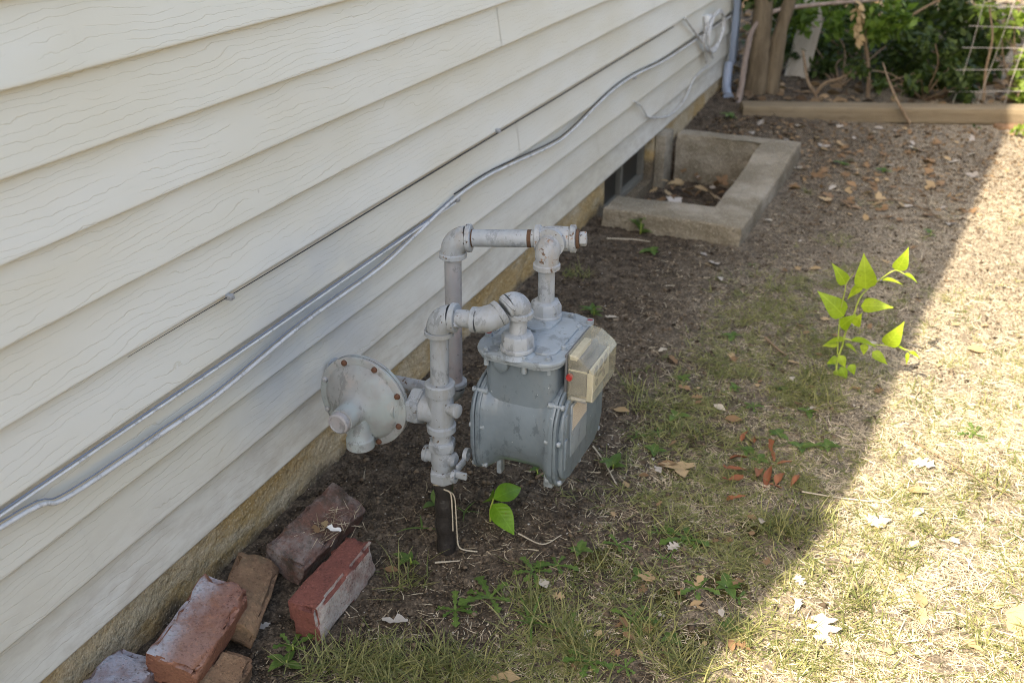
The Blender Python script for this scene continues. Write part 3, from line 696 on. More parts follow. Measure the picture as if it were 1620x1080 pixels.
for k, (xs_, sgn) in enumerate(((MX0, -1), (MX1, 1))):
    fb = B_(); out = rrect(1.650, 1.936, .218, .446, .06, 8, [.075, .075, .055, .055])
    prism(fb, out, 'x', xs_-.006*sgn, xs_+.0045*sgn, .002, 2)
    part('flange', fb, 'meter', body, angle=35)
    cv = B_(); o1 = rrect(1.648, 1.938, .216, .448, .06, 8, [.077, .077, .057, .057]); o2 = rrect(1.664, 1.922, .232, .432, .05, 8, [.065, .065, .045, .045])
    prism(cv, o1, 'x', xs_+.006*sgn, xs_+.0125*sgn, .0025, 3); prism(cv, o2, 'x', xs_+.012*sgn, xs_+.023*sgn, .005, 3)
    if sgn > 0:
        box(cv, (xs_+.02, 1.674, .268), (xs_+.027, 1.688, .345), .003); box(cv, (xs_+.02, 1.676, .358), (xs_+.027, 1.690, .405), .003)
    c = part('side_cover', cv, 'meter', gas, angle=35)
    for (y, z) in ((1.657, .345), (1.668, .240), (1.790, .225), (1.918, .236), (1.929, .345), (1.676, .424), (1.91, .426)):
        bb = B_(); lathe(bb, (xs_-.016*sgn, y, z), (sgn, 0, 0), [(0, .0045), (.001, .006), (.012, .006), (.013, .0048), (.030, .0048), (.031, .0065), (.035, .0062), (.037, .004)], 10); part('bolt', bb, 'metertop', c)
    if sgn > 0:
        nb = B_(); box(nb, (xs_+.022, 1.706, .285), (xs_+.0265, 1.806, .415), .0018); npl = part('nameplate', nb, 'metertop', c)
        nb = B_(); box(nb, (xs_+.0262, 1.712, .352), (xs_+.0272, 1.800, .409)); npl = part('label', nb, 'label', c, smooth=False)
fo = B_(); box(fo, (MX0+.018, 1.71, .192), (MX0+.030, 1.732, .245), .003); part('foot', fo, 'metertop', body)
fo = B_(); box(fo, (MX1-.034, 1.70, .195), (MX1-.012, 1.722, .245), .003); part('foot', fo, 'metertop', body)
tc = B_(); tp = rrect(MX0-.017, MX1+.010, 1.657, 1.912, .05, 8)
prism(tc, rrect(MX0-.012, MX1+.006, 1.661, 1.908, .046, 8), 'z', .509, .515, .001); prism(tc, tp, 'z', .5155, .5270, .004, 3)
prism(tc, rrect(MX0+.008, MX1-.012, 1.695, 1.875, .03, 8), 'z', .524, .532, .004, 3)
lathe(tc, (IN.x, IN.y, .524), (0, 0, 1), [(0, .044), (.006, .038), (.010, .034)], 28)
dm = [(OUT.x-.022, OUT.y+.03), (OUT.x+.026, OUT.y+.025), (OUT.x+.040, OUT.y-.005), (OUT.x+.036, OUT.y-.055), (OUT.x+.012, OUT.y-.085), (OUT.x-.022, OUT.y-.075), (OUT.x-.034, OUT.y-.03)]
prism(tc, dm, 'z', .527, .538, .003, 2)
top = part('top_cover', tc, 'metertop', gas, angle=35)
bm = B_(); lathe(bm, (.572, 1.800, .537), (0, 0, 1), [(0, .0235), (.003, .0235), (.0034, .0205), (.0014, .0200)], 30); part('badge_ring', bm, 'metertop', top)
for (x, y) in ((.512, 1.672), (.600, 1.668), (.648, 1.684), (.660, 1.742), (.497, 1.76), (.498, 1.86), (.655, 1.845), (.62, 1.895), (.54, 1.9)):
    bb = B_(); lathe(bb, (x, y, .492), (0, 0, 1), [(0, .0042), (.001, .0058), (.016, .0058), (.017, .0048), (.0352, .0048), (.0353, .0085), (.037, .0085), (.0372, .0062), (.041, .0060), (.042, .0045), (.0405, .0025)], 12); part('screw', bb, 'metertop', top)
for (x, y) in ((.489, 1.735), (.668, 1.880)):
    bb = B_(); lathe(bb, (x, y, .525), (0, 0, 1), [(0, .0085), (.010, .0085), (.0105, .0070), (.0085, .0068)], 16); part('screw_well', bb, 'metertop', top)
    bb = B_(); lathe(bb, (x, y, .5315), (0, 0, 1), [(0, .0062), (.0025, .0062)], 14); part('red_plug', bb, 'plugred', top)
bm = B_(); prism(bm, [(1.690+.016*math.cos(rad(a)), .488+.018*math.sin(rad(a))) for a in range(180, 361, 20)], 'y', 1.664, 1.680) if False else lathe(bm, (.548, 1.672, .502), (0, -1, 0), [(0, .016), (.008, .016), (.010, .013)], 20); part('lifting_lug', bm, 'meter', top)
for nm, Pn in (('inlet_nut', IN), ('outlet_nut', OUT)):
    bm = B_(); lathe(bm, (Pn.x, Pn.y, .5335), (0, 0, 1), [(0, .030), (.001, .0365), (.007, .0370), (.010, .0350)], 30)
    nt = part(nm, bm, 'fitting', gas)
    bm = B_(); lathe(bm, (Pn.x, Pn.y, .5425), (0, 0, 1), [(0, .0350), (.020, .0350), (.027, .0315), (.030, .024)], 8, .2); part('hex', bm, 'fitting', nt, angle=25)
    bm = B_(); lathe(bm, (Pn.x, Pn.y, .5275), (0, 0, 1), [(0, .029), (.006, .029)], 24); part('gasket', bm, 'cable_dark', nt)
# index
ix = B_(); lathe(ix, (MX1-.012, 1.780, .466), (1, 0, 0), [(0, .038), (.012, .038), (.014, .044), (.018, .044)], 28); ixo = part('index_box', ix, 'meter', gas)
ib = B_(); box(ib, (.674, 1.706, .422), (.681, 1.856, .534), .004); part('back_plate', ib, 'mech', ixo)
ib = B_(); box(ib, (.683, 1.716, .436), (.720, 1.846, .497), .002); box(ib, (.683, 1.73, .5005), (.705, 1.83, .518), .002); part('counter_mechanism', ib, 'mech', ixo, angle=30)
ib = B_(); box(ib, (.724, 1.722, .436), (.7285, 1.842, .500), .001); dp = part('dial_plate', ib, 'cream', ixo)
for k, (y, z, r) in enumerate(((1.752, .484, .012), (1.783, .486, .012), (1.814, .484, .012), (1.760, .453, .008), (1.806, .453, .008))):
    ib = B_(); lathe(ib, (.7286, y, z), (1, 0, 0), [(0, r), (.0010, r), (.0012, r*.82), (.0006, r*.8)], 18); part('dial', ib, 'dial', ixo)
ib = B_(); box(ib, (.7287, 1.765, .463), (.7297, 1.802, .470), 0); part('counter_window', ib, 'dial', ixo, smooth=False)
ib = B_(); box(ib, (.684, 1.712, .5205), (.700, 1.800, .5320), .001); part('white_tag', ib, 'cream', ixo)
ib = B_(); lathe(ib, (.686, 1.7085, .482), (0, -1, 0), [(-.004, .0075), (.004, .0075), (.006, .006)], 16); part('red_seal', ib, 'red', ixo)
ib = B_(); lathe(ib, (.690, 1.712, .430), (1, 0, 0), [(0, .005), (.034, .005)], 12); part('screw_post', ib, 'steel', ixo)
cvr = B_(); prism(cvr, [(.6815, .426), (.739, .432), (.741, .502), (.733, .509), (.706, .534), (.6815, .537)], 'y', 1.704, 1.858, .006, 3)
part('clear_cover', cvr, 'clear', ixo, angle=30)
ib = B_(); box(ib, (.7255, 1.7055, .4345), (.7385, 1.7085, .5000), .001); box(ib, (.684, 1.7055, .4985), (.725, 1.7080, .5025), .001); part('cover_rib', ib, 'cream', ixo)

# string tied round the riser
st = B_(); n = 26
loop = [(RX+.0235*math.cos(2*math.pi*i/n), RY+.0235*math.sin(2*math.pi*i/n), .187-.012*math.cos(2*math.pi*i/n-2.2)) for i in range(n)]
sweep(st, loop+[loop[0]], .0015, 7)
sweep(st, catmull([(RX+.012, RY-.022, .188), (RX+.024, RY-.014, .175), (RX+.027, RY-.014, .13), (RX+.026, RY-.012, .085), (RX+.026, RY-.012, .07)], 6), .0016, 7)
sweep(st, catmull([(RX+.012, RY-.022, .188), (RX+.028, RY-.006, .165), (RX+.031, RY-.004, .11), (RX+.030, RY+.0, .055), (RX+.034, RY+.0, .018), (RX+.05, RY+.004, .010), (RX+.075, RY+.012, .008)], 6), .0016, 7)
s_ = part('string', st, 'string', None, base=(RX, RY, 0)); tag(s_, 'pale string tied round the black pipe below the shutoff valve', 'string')

# ================================================================ CABLES ON THE WALL
def lap_x(z, z0=Z_LAP):                                  # how far the boards stand out at height z
    t = ((z - z0) / LAP) % 1.0; return -.0125*t
def cable(name, pts, r, mat, label, cat='cable', off=None, smooth=6, base=None):
    P_ = catmull(pts, smooth); bm = B_(); sweep(bm, P_, r, 10)
    o = part(name, bm, mat, None, base=tuple(base or P_[0])); tag(o, label, cat); return o
def on_wall(l, x): return [Wp(u, v, x) for u, v in l]
def at_lap(ys, k, dz=-.004, x=.0035): return [Vector((x, y, Z_LAP + LAP*k + dz)) for y in ys]
cable('cable', [(.004+.001*math.sin(y*5), y, Z_LAP+LAP*3-.0035+.0015*math.sin(y*3)) for y in (-.6, 0, .5, 1., 1.5, 2., 2.3, 2.54)], .0020, 'blue_strand', 'blue-grey strand standing in for the shaded gap under the lap just above the sagging white cable')  # blue-grey strand put in for the shade in the lap gap
lw = on_wall([(0, 835), (100, 790), (200, 725), (250, 690), (350, 620), (480, 512), (600, 425), (660, 370), (720, 314)], .0085)
lw = [Vector((.0085, -.5, .50)), Vector((.0085, .2, .495))] + lw
cable('cable', lw + on_wall([(780, 274), (870, 232), (905, 207), (960, 152), (1000, 122), (1050, 97), (1100, 64), (1165, 20)], .0085), .0046, 'cable_white', 'long white cable sagging along the siding from the frame edge to the house corner')
lw2 = [p + Vector((-.0045, 0, .0078)) for p in lw]
cable('cable', lw2, .0015, 'blue_strand', 'thin blue-grey line running close above the sagging white cable')  # strand drawing the blue-grey line above the white cable
cable('cable', [(.0065+.001*math.sin(y*5), y, Z_LAP+LAP*3-.0085+.0015*math.sin(y*3)) for y in (-.6, 0, .5, 1., 1.5, 2., 2.3, 2.54)], .0028, 'cable_white', 'white cable straight under the lap beneath the blue-grey gap strand')
cable('cable', [p + Vector((-.002, 0, .0095)) for p in on_wall([(720, 312), (780, 273), (870, 231), (905, 206), (960, 151), (1000, 121), (1050, 96), (1100, 63), (1165, 19)], .0085)], .0026, 'cable_dark', 'thin dark cable following the white cable to the far house corner')
cable('cable', [(.0035, y, Z_LAP+LAP*4-.003+.001*math.sin(y*7)) for y in (1.2, 1.7, 2.2, 2.8, 3.4, 4.0, 4.5, 4.95)], [.0005+.0019*min(1, i/14) for i in range(43)], 'cable_dark', 'thin dark line under a siding lap above the cables')  # dark strand drawn along the crevice under the lap
cable('cable', on_wall([(1003, 160), (1016, 170), (1025, 185), (1045, 186), (1062, 181), (1082, 160), (1092, 138), (1100, 122), (1120, 104)], .006), .0036, 'cable_white', 'thin loose wire looping low on the siding beyond the window well')
# coil of spare cable near the corner
cc = Wp(1128, 50, .02); bm = B_(); pts = []
for i in range(70):
    a = i/70*2*math.pi*2.6; pts.append(cc + Vector((.012+.010*math.sin(a*.5), .21*math.cos(a)*(1-.12*math.sin(i*.09)), .105*math.sin(a)+.008*math.sin(i*.3))))
sweep(bm, pts, .0062, 9); sweep(bm, catmull([Wp(1083, 28, .012), Wp(1100, 52, .015), Wp(1117, 75, .02), Wp(1128, 92, .02)], 6), .0062, 9)
sweep(bm, catmull([Wp(1113, 25, .03), Wp(1115, 60, .02), Wp(1117, 100, .014)], 6), .0062, 9)
o = part('cable_coil', bm, 'cable_white', None, base=tuple(cc)); tag(o, 'coil of spare white cable hanging on the siding near the corner', 'cable coil')
bm = B_(); p = Wp(1117, 30, .0); box(bm, p+Vector((-.004, -.035, -.022)), p+Vector((.03, .035, .022)), .006); o = part('junction_box', bm, 'trim', None, base=tuple(p)); tag(o, 'small white junction box above the cable coil', 'junction box')
def clip(u, v, lab, s=1.0):
    p = Wp(u, v, .004); bm = B_(); box(bm, p+Vector((-.006, -.007*s, -.008*s)), p+Vector((.010, .007*s, .004*s)), .002); lathe(bm, p+Vector((.008, 0, -.002)), (1, 0, 0), [(0, .003), (.004, .003)], 8)
    o = part('cable_clip', bm, 'steel', None, base=tuple(p)); tag(o, lab, 'clip', 'cable clips on the siding')
clip(362, 468, 'small grey clip alone under the lap left of the dark line')
clip(787, 206, 'small grey clip on the siding along the dark line')
clip(722, 314, 'small clip where the two white cables join', 1.2)
clip(1003, 121, 'pale clip holding the cables above the window well', 1.4)

# ================================================================ BRICKS
def brick(label, c, yaw, pitch_, roll, dims, mat, seed, chipped=()):
    """worn brick: rounded uneven arrises; chipped lists corners knocked off"""
    L, Wd, H = dims; bm = B_(); box(bm, (-L/2, -Wd/2, -H/2), (L/2, Wd/2, H/2), .004, 2)
    bmesh.ops.subdivide_edges(bm, edges=[e for e in bm.edges if e.calc_length() > .03], cuts=11, use_grid_fill=True)
    hs = (L/2, Wd/2, H/2)
    for v in bm.verts:
        dd = sorted(hs[i]-abs(v.co[i]) for i in range(3)); ed = max(0.0, 1-dd[1]/.010)     # worn arrises
        if ed > 0:
            wn_ = max(0.0, float(fbm(v.co.x*45+v.co.z*31+seed*3, v.co.y*45+v.co.z*27, 3))-.40)*.055*ed
            v.co -= Vector([math.copysign(wn_, v.co[i]) if hs[i]-abs(v.co[i]) < .011 else 0 for i in range(3)])
        n = Vector((float(fbm(v.co.y*22+seed, v.co.z*22, 3))-.44, float(fbm(v.co.x*22+seed+9, v.co.z*22, 3))-.44, float(fbm(v.co.x*22+seed+4, v.co.y*22+5, 3))-.44)); v.co += n*.007
    for (sx, sy, sz, d) in chipped:
        pl_n = Vector((sx/L, sy/Wd, sz/H)).normalized(); cor = Vector((sx*L/2, sy*Wd/2, sz*H/2)); lim = pl_n.dot(cor) - d
        for v in bm.verts:
            q = pl_n.dot(v.co) - lim
            if q > 0: v.co -= pl_n*(q*(.9+.4*(float(vnoise(v.co.x*70+seed, v.co.y*70))-.5)))
    bmesh.ops.recalc_face_normals(bm, faces=bm.faces)
    me = bpy.data.meshes.new('brick'); bm.to_mesh(me); bm.free(); me.polygons.foreach_set('use_smooth', [True]*len(me.polygons)); me.set_sharp_from_angle(angle=rad(38))
    o = mesh_obj('brick', me, mat); 
    o.rotation_mode = 'QUATERNION'
    o.rotation_quaternion = Quaternion((0, 0, 1), rad(yaw)) @ Quaternion((1, 0, 0), rad(roll)) @ Quaternion((0, 1, 0), rad(pitch_))
    o.location = c; tag(o, label, 'brick', 'loose bricks along the foundation'); return o
# length along local x; local x ~ world y after a yaw near 90
brick('clean red brick standing on edge with a whitish side face, nearest the pipe', (.283, 1.372, .045), 92, 0, 0, (.236, .072, .096), 'brick_red', 1)
brick('large tilted brick with grey film on top, lowest left pile', (.135, 1.122, .080), 101, -3, 14, (.226, .108, .074), 'brick_film', 2, ((-1, -1, 1, .02), (1, -1, 1, .006)))
brick('tan worn brick leaning behind the grey-filmed brick', (.128, 1.268, .045), 112, 2, 22, (.210, .098, .066), 'brick_tan', 3, ((-1, -1, 1, .022), (1, -1, 1, .016)))
brick('dark mossy brick against the foundation with dry litter on top', (.140, 1.520, .040), 89, 0, 20, (.262, .105, .070), 'brick_dark', 4, ((1, -1, 1, .02),))
brick('bluish grey filmed brick cut off by the bottom left corner', (.075, .925, .055), 97, 4, 6, (.21, .10, .07), 'brick_grey', 5, ((1, 1, 1, .012),))
brick('small orange brown brick fragment below the tilted brick', (.220, 1.075, .020), 100, -6, 10, (.12, .075, .055), 'brick_tan', 6, ((1, -1, 1, .015), (-1, 1, 1, .012)))
brick('orange tan brick half buried under the right end of the timber', (1.68, 6.20, -.012), 20, 0, 0, (.22, .09, .055), 'brick_tan', 8)

# ================================================================ TREES AND STEMS BEHIND
def stem(bm, pts, r0, r1, seg=10, bumpy=.12, n=7):
    P_ = catmull(pts, n); k = len(P_); rr = [(r0+(r1-r0)*i/(k-1))*(1+bumpy*(float(vnoise(i*.9, r0*900))-.5)*2) for i in range(k)]
    sweep(bm, P_, rr, seg)
LEAF = np.array([[0, 0, 0], [.25, .30, .05], [.60, .24, .04], [1, 0, -.06], [.60, -.24, .04], [.25, -.30, .05], [.33, 0, 0], [.66, 0, 0]])
LQ = np.array([[0, 6, 1, 1], ])  # unused
def leaf_cloud(name, mat, centres, sizes, parent=None, flat=.0, droop=.3, rng=RNG, dirs=None, rn=None):
    """many small leaves, each a folded kite of 4 quads"""
    N = len(centres); c = np.asarray(centres); s = np.asarray(sizes)[:, None]
    d = rng.normal(size=(N, 3)) if dirs is None else dirs; d[:, 2] = d[:, 2]*(1-flat) - droop; d /= np.linalg.norm(d, axis=1, keepdims=True)
    nn = rng.normal(size=(N, 3))*.5; nn[:, 2] += 1.0; u = np.cross(nn, d); u /= np.linalg.norm(u, axis=1, keepdims=True)+1e-9; w = np.cross(d, u)
    T_ = np.array([[0, 0, 0], [.28, .27, .05], [.62, .22, .03], [1, 0, -.08], [.62, -.22, .03], [.28, -.27, .05], [.30, 0, -.01], [.64, 0, -.02]])
    V = c[:, None]+s[:, :, None]*(T_[None, :, :1]*d[:, None]+T_[None, :, 1:2]*u[:, None]+T_[None, :, 2:]*w[:, None])
    Qt = np.array([[0, 6, 1, 0], ]); q = np.array([[0, 6, 7, 1], [1, 7, 3, 2], [0, 5, 7, 6], [5, 4, 3, 7]])
    Q = (np.arange(N)[:, None, None]*8+q[None]).reshape(-1, 4)
    r = np.repeat(rng.random(N) if rn is None else rn, 8)
    return arr_obj(name, V.reshape(-1, 3), Q, mat, parent, rn=r)
def blob(c, r, n, rng=RNG, shell=.35):
    v = rng.normal(size=(n, 3)); v /= np.linalg.norm(v, axis=1, keepdims=True); return np.array(c)+v*np.array(r)*(shell+(1-shell)*rng.random((n, 1))**.6)
tree = empty('tree', (.25, 6.28, .03), 'twin-stemmed tree with pale brown bark behind the end of the timber', 'tree')
bm = B_(); stem(bm, [(.20, 6.25, -.05), (.205, 6.26, .25), (.19, 6.28, .6), (.17, 6.33, 1.1), (.10, 6.4, 1.9), (.05, 6.5, 2.6)], .070, .035, 12)
stem(bm, [(.29, 6.29, -.05), (.295, 6.30, .2), (.31, 6.32, .45), (.38, 6.42, .8), (.55, 6.6, 1.3), (.8, 6.9, 2.2)], .052, .026, 12)
part('trunk', bm, 'bark', tree)
cents = np.concatenate([blob((.1, 7.0, 2.2), (.9, 1.0, .9), 2200, shell=.1), blob((.9, 7.9, 2.3), (1.0, 1.2, .8), 3000, shell=.1)]) - np.array([.25, 6.28, .03])
leaf_cloud('crown', 'shrub', cents, RNG.uniform(.08, .15, len(cents)), tree)
bm = B_(); stem(bm, [Yp(1163, 180, 5.95), Yp(1172, 140, 6.05), Yp(1180, 90, 6.12), Yp(1192, 45, 6.2), Yp(1225, 18, 6.3), Yp(1290, 8, 6.45), Yp(1360, 2, 6.55), Yp(1440, -4, 6.7)], .020, .010); o = part('climbing_vine', bm, 'vine', None, base=(.15, 5.95, 0)); tag(o, 'woody vine stem rising past the downspout and bending over the fence', 'vine')
bm = B_(); a = G(1256, 132); prism(bm, [(-.075, 0), (.075, 0), (.085, 1.1), (-.065, 1.1)], 'y', -.012, .012, .003); o = part('board', bm, 'greyboard', None); o.location = (a.x, a.y, -.02); o.rotation_euler = (rad(-6), rad(8), rad(15)); tag(o, 'pale grey board standing in the shade behind the tree', 'board')
def branch(name, lab, y, lines, r, mat='twig', cat='branch'):
    bm = B_()
    for l in lines: stem(bm, [Yp(u, v, y+dy) for u, v, dy in l], r, r*.55, 7)
    o = part(name, bm, mat, None, base=tuple(Yp(*lines[0][0][:2], y))); tag(o, lab, cat)
branch('sapling', 'forked bare sapling rising behind the middle of the timber', 6.25, [[(1291, 175, 0), (1290, 150, 0), (1278, 128, 0), (1270, 80, .05)], [(1291, 148, 0), (1305, 132, 0), (1330, 124, 0), (1347, 113, 0)]], .012, cat='sapling')
branch('stick', 'forked dead stick leaning on the front of the timber', 6.0, [[(1438, 193, -.02), (1420, 160, .0), (1405, 125, .15), (1397, 100, .3)], [(1430, 178, 0), (1440, 196, -.03)]], .009, cat='stick')
branch('sapling', 'thin upright brown sapling stem left of the leaning stick', 6.6, [[(1373, 160, 0), (1374, 110, 0), (1370, 60, 0), (1380, 0, .1)]], .014, cat='sapling')
branch('branch', 'thin bare branch slanting across the upper foliage', 7.0, [[(1410, 45, 0), (1450, 20, 0), (1500, -8, .1)]], .010)
branch('branch', 'thin brown twig slanting low behind the timber', 6.7, [[(1375, 140, 0), (1410, 128, 0), (1460, 112, 0)]], .007)
branch('sapling', 'slender stem standing among the vines near the sunlit fence', 6.6, [[(1556, 160, 0), (1560, 110, 0), (1570, 60, 0), (1565, 10, 0)]], .009, cat='sapling')
# hanging bunch of dry leaves
hb = empty('dry_leaf_bunch', tuple(Yp(1357, 5, 6.5)), 'bunch of dry tan leaves hanging from a branch above the timber', 'leaf bunch')
cs = np.array([tuple(Yp(1357+random.uniform(-9, 9)*(1-k/26), 2+k*2.5, 6.5)-wloc(hb)) for k in range(26)]); leaf_cloud('dry_leaf', 'leaf_tan', cs, RNG.uniform(.04, .07, 26), hb, droop=1.5)

def shrub(name, label, base, spots, n, size, mat='shrub', cat='shrub', stems=True, group=None):
    """leafy plant: foliage gathered round several spots, thin stems running up to them"""
    base = Vector(base); e = empty(name, tuple(base), label, cat, group); C_ = []; ns = n//len(spots); bm = B_()
    for (c, r) in spots:
        c = Vector(c)
        sub = blob(tuple(c), (r*.8, r*.8, r*.65), max(3, ns//22)); 
        for q in sub: C_.append(q + RNG.normal(size=(22, 3))*r*.17)
        if stems: stem(bm, [base, base.lerp(c, .5)+Vector((random.uniform(-.06, .06), random.uniform(-.06, .06), .05)), c], .006, .003, 6)
    C_ = np.concatenate(C_); C_ = C_[C_[:, 2] > .04]
    if stems: part('stems', bm, 'twig', e)
    leaf_cloud('foliage', mat, C_-np.array(base), RNG.uniform(size*.7, size*1.3, len(C_)), e)
    return e
def S(u, v, y, r): return (Yp(u, v, y), r)
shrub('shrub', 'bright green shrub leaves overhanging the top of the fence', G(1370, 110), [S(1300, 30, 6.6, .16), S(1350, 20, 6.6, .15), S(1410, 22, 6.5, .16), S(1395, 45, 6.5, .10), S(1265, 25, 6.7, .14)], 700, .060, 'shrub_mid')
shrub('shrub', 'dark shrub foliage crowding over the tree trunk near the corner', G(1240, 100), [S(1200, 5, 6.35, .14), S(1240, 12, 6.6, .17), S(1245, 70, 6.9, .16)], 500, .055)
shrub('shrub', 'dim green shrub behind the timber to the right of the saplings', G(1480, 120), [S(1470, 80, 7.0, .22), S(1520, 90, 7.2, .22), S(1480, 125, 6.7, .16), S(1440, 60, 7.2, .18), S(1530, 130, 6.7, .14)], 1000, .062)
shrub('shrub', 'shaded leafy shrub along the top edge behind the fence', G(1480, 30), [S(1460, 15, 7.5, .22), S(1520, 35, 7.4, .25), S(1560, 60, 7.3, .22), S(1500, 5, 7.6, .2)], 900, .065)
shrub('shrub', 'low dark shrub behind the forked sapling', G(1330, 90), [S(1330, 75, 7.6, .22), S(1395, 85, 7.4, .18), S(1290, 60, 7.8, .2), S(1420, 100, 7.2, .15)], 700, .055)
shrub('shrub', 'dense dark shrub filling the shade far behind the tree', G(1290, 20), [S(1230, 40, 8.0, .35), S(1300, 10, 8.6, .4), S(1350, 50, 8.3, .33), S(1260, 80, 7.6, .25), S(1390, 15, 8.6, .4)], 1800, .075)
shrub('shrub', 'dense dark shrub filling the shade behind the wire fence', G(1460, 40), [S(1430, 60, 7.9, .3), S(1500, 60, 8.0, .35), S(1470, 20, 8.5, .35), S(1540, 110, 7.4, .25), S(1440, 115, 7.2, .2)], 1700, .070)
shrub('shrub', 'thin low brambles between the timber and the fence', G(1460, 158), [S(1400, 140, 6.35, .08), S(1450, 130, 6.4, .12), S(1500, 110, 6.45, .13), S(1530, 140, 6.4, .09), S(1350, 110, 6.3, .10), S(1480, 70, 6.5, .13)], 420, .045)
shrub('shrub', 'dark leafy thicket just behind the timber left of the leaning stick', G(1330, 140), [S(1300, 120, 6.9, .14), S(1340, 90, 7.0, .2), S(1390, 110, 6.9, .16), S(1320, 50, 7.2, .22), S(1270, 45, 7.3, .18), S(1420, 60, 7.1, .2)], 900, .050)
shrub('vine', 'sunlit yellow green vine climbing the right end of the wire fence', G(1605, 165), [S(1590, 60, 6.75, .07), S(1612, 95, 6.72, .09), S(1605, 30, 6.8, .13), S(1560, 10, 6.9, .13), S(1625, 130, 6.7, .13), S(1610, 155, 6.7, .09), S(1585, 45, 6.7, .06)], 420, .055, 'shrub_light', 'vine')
shrub('ground_ivy', 'low green leafy weeds under the timber beside the sunlight edge', G(1505, 213), [S(1470, 210, 5.95, .06), S(1495, 212, 5.95, .07), S(1520, 213, 5.95, .07), S(1545, 211, 5.95, .06)], 300, .030, 'shrub', 'weed', False)
shrub('ground_ivy', 'sunlit leafy weeds in front of the right end of the timber', G(1605, 217), [S(1580, 218, 6.0, .05), S(1605, 214, 6.0, .07), S(1625, 210, 6.0, .07)], 120, .030, 'shrub_light', 'weed', False)

# ================================================================ LEAVES, WEEDS, GRASS, LITTER
def lobed(kind, rng):
    """outline of a leaf lying in the xy plane, length 1 along x, with stalk"""
    if kind == 'oak':
        up = [(0, .03), (.10, .07), (.16, .24), (.24, .29), (.31, .12), (.40, .13), (.44, .38), (.55, .43), (.61, .17), (.68, .15), (.73, .30), (.83, .28), (.88, .12), (1, .02)]
        up = [(x+.02*rng.normal() if 0 < x < 1 else x, y*(1+.18*rng.normal())) for x, y in up]
    elif kind == 'maple':
        up = [(0, .02), (.06, .16), (.0, .30), (.12, .28), (.20, .52), (.30, .40), (.42, .50), (.46, .30), (.50, .14), (.62, .25), (.70, .19), (.84, .12), (1.0, .01)]
        up = [(x, y*(1+.12*rng.normal())) for x, y in up]
    elif kind == 'oval':
        up = [(t, .27*math.sin(math.pi*t**.8)*(1+.08*rng.normal())+.005) for t in (0, .08, .18, .3, .42, .55, .68, .8, .9, 1.0)]
    else:      # torn scrap
        up = [(t, (.22+.16*rng.normal()*.6)*math.sin(math.pi*(.12+.78*t))) for t in (0, .15, .3, .45, .6, .75, .9, 1.0)]; up = [(x, max(.03, y)) for x, y in up]
    return up
def leaf_mesh(kind, mat, seed, curl=.35, fold=.25):
    rng = np.random.default_rng(seed); up = lobed(kind, rng); lo = lobed(kind, rng); n = len(up)
    V = []; 
    cx, cw = rng.normal()*curl, rng.normal()*curl
    def z(x, y): return .16*cx*(x-.5)**2*2 + fold*abs(y)*.9 + .35*cw*y*(x-.3) + .05*(float(vnoise(x*5+seed, y*5))-.5)
    for (x, y), (x2, y2) in zip(up, lo): V += [(x, y, z(x, y)), ((x+x2)/2, 0, z((x+x2)/2, 0)), (x2, -y2, z(x2, -y2))]
    F_ = []
    for i in range(n-1): a = i*3; F_ += [(a, a+1, a+4, a+3), (a+1, a+2, a+5, a+4)]
    k = len(V); V += [(-.28, -.012, .03), (-.28, .012, .03), (.02, .012, z(0, 0)+.006), (.02, -.012, z(0, 0)+.006)]
    if kind in ('oak', 'maple', 'oval'): F_.append((k, k+1, k+2, k+3))
    V = [(x-.5, y, zz) for x, y, zz in V]
    me = bpy.data.meshes.new(kind+'_leaf'); me.from_pydata(V, [], F_); me.polygons.foreach_set('use_smooth', [True]*len(F_)); me.materials.append(M[mat]); me.update()
    bm = bmesh.new(); bm.from_mesh(me); bmesh.ops.recalc_face_normals(bm, faces=bm.faces); bm.to_mesh(me); bm.free(); return me
LM = {}
CW = {'leaf_tan': 'tan', 'leaf_brown': 'brown', 'leaf_grey': 'greyish', 'leaf_pale': 'pale'}; SW = {'oval': 'oval', 'oak': 'lobed', 'maple': 'maple-shaped', 'scrap': 'torn'}
def dead_leaf(u, v, size, kind, mat, label=None, group=None, seed=None, rot=None, name='dead_leaf', curl=.35, lift=.006, cat='leaf', tilt=14, p=None):
    seed = random.randrange(6) if seed is None else seed; key = (kind, mat, seed, curl)
    if key not in LM: LM[key] = leaf_mesh(kind, mat, seed+1, curl)
    p = p or G(u, v); z = ghs(p.x, p.y)
    o = bpy.data.objects.new(name, LM[key]); col.objects.link(o); o.location = (p.x, p.y, z+lift+.004); o.scale = (size,)*3
    o.rotation_euler = (rad(random.uniform(-tilt, tilt)), rad(random.uniform(-tilt, tilt)), random.uniform(0, 6.28) if rot is None else rad(rot))
    if label: tag(o, label.replace('@', CW.get(mat, '')+' '+SW[kind]), cat, group)
    return o
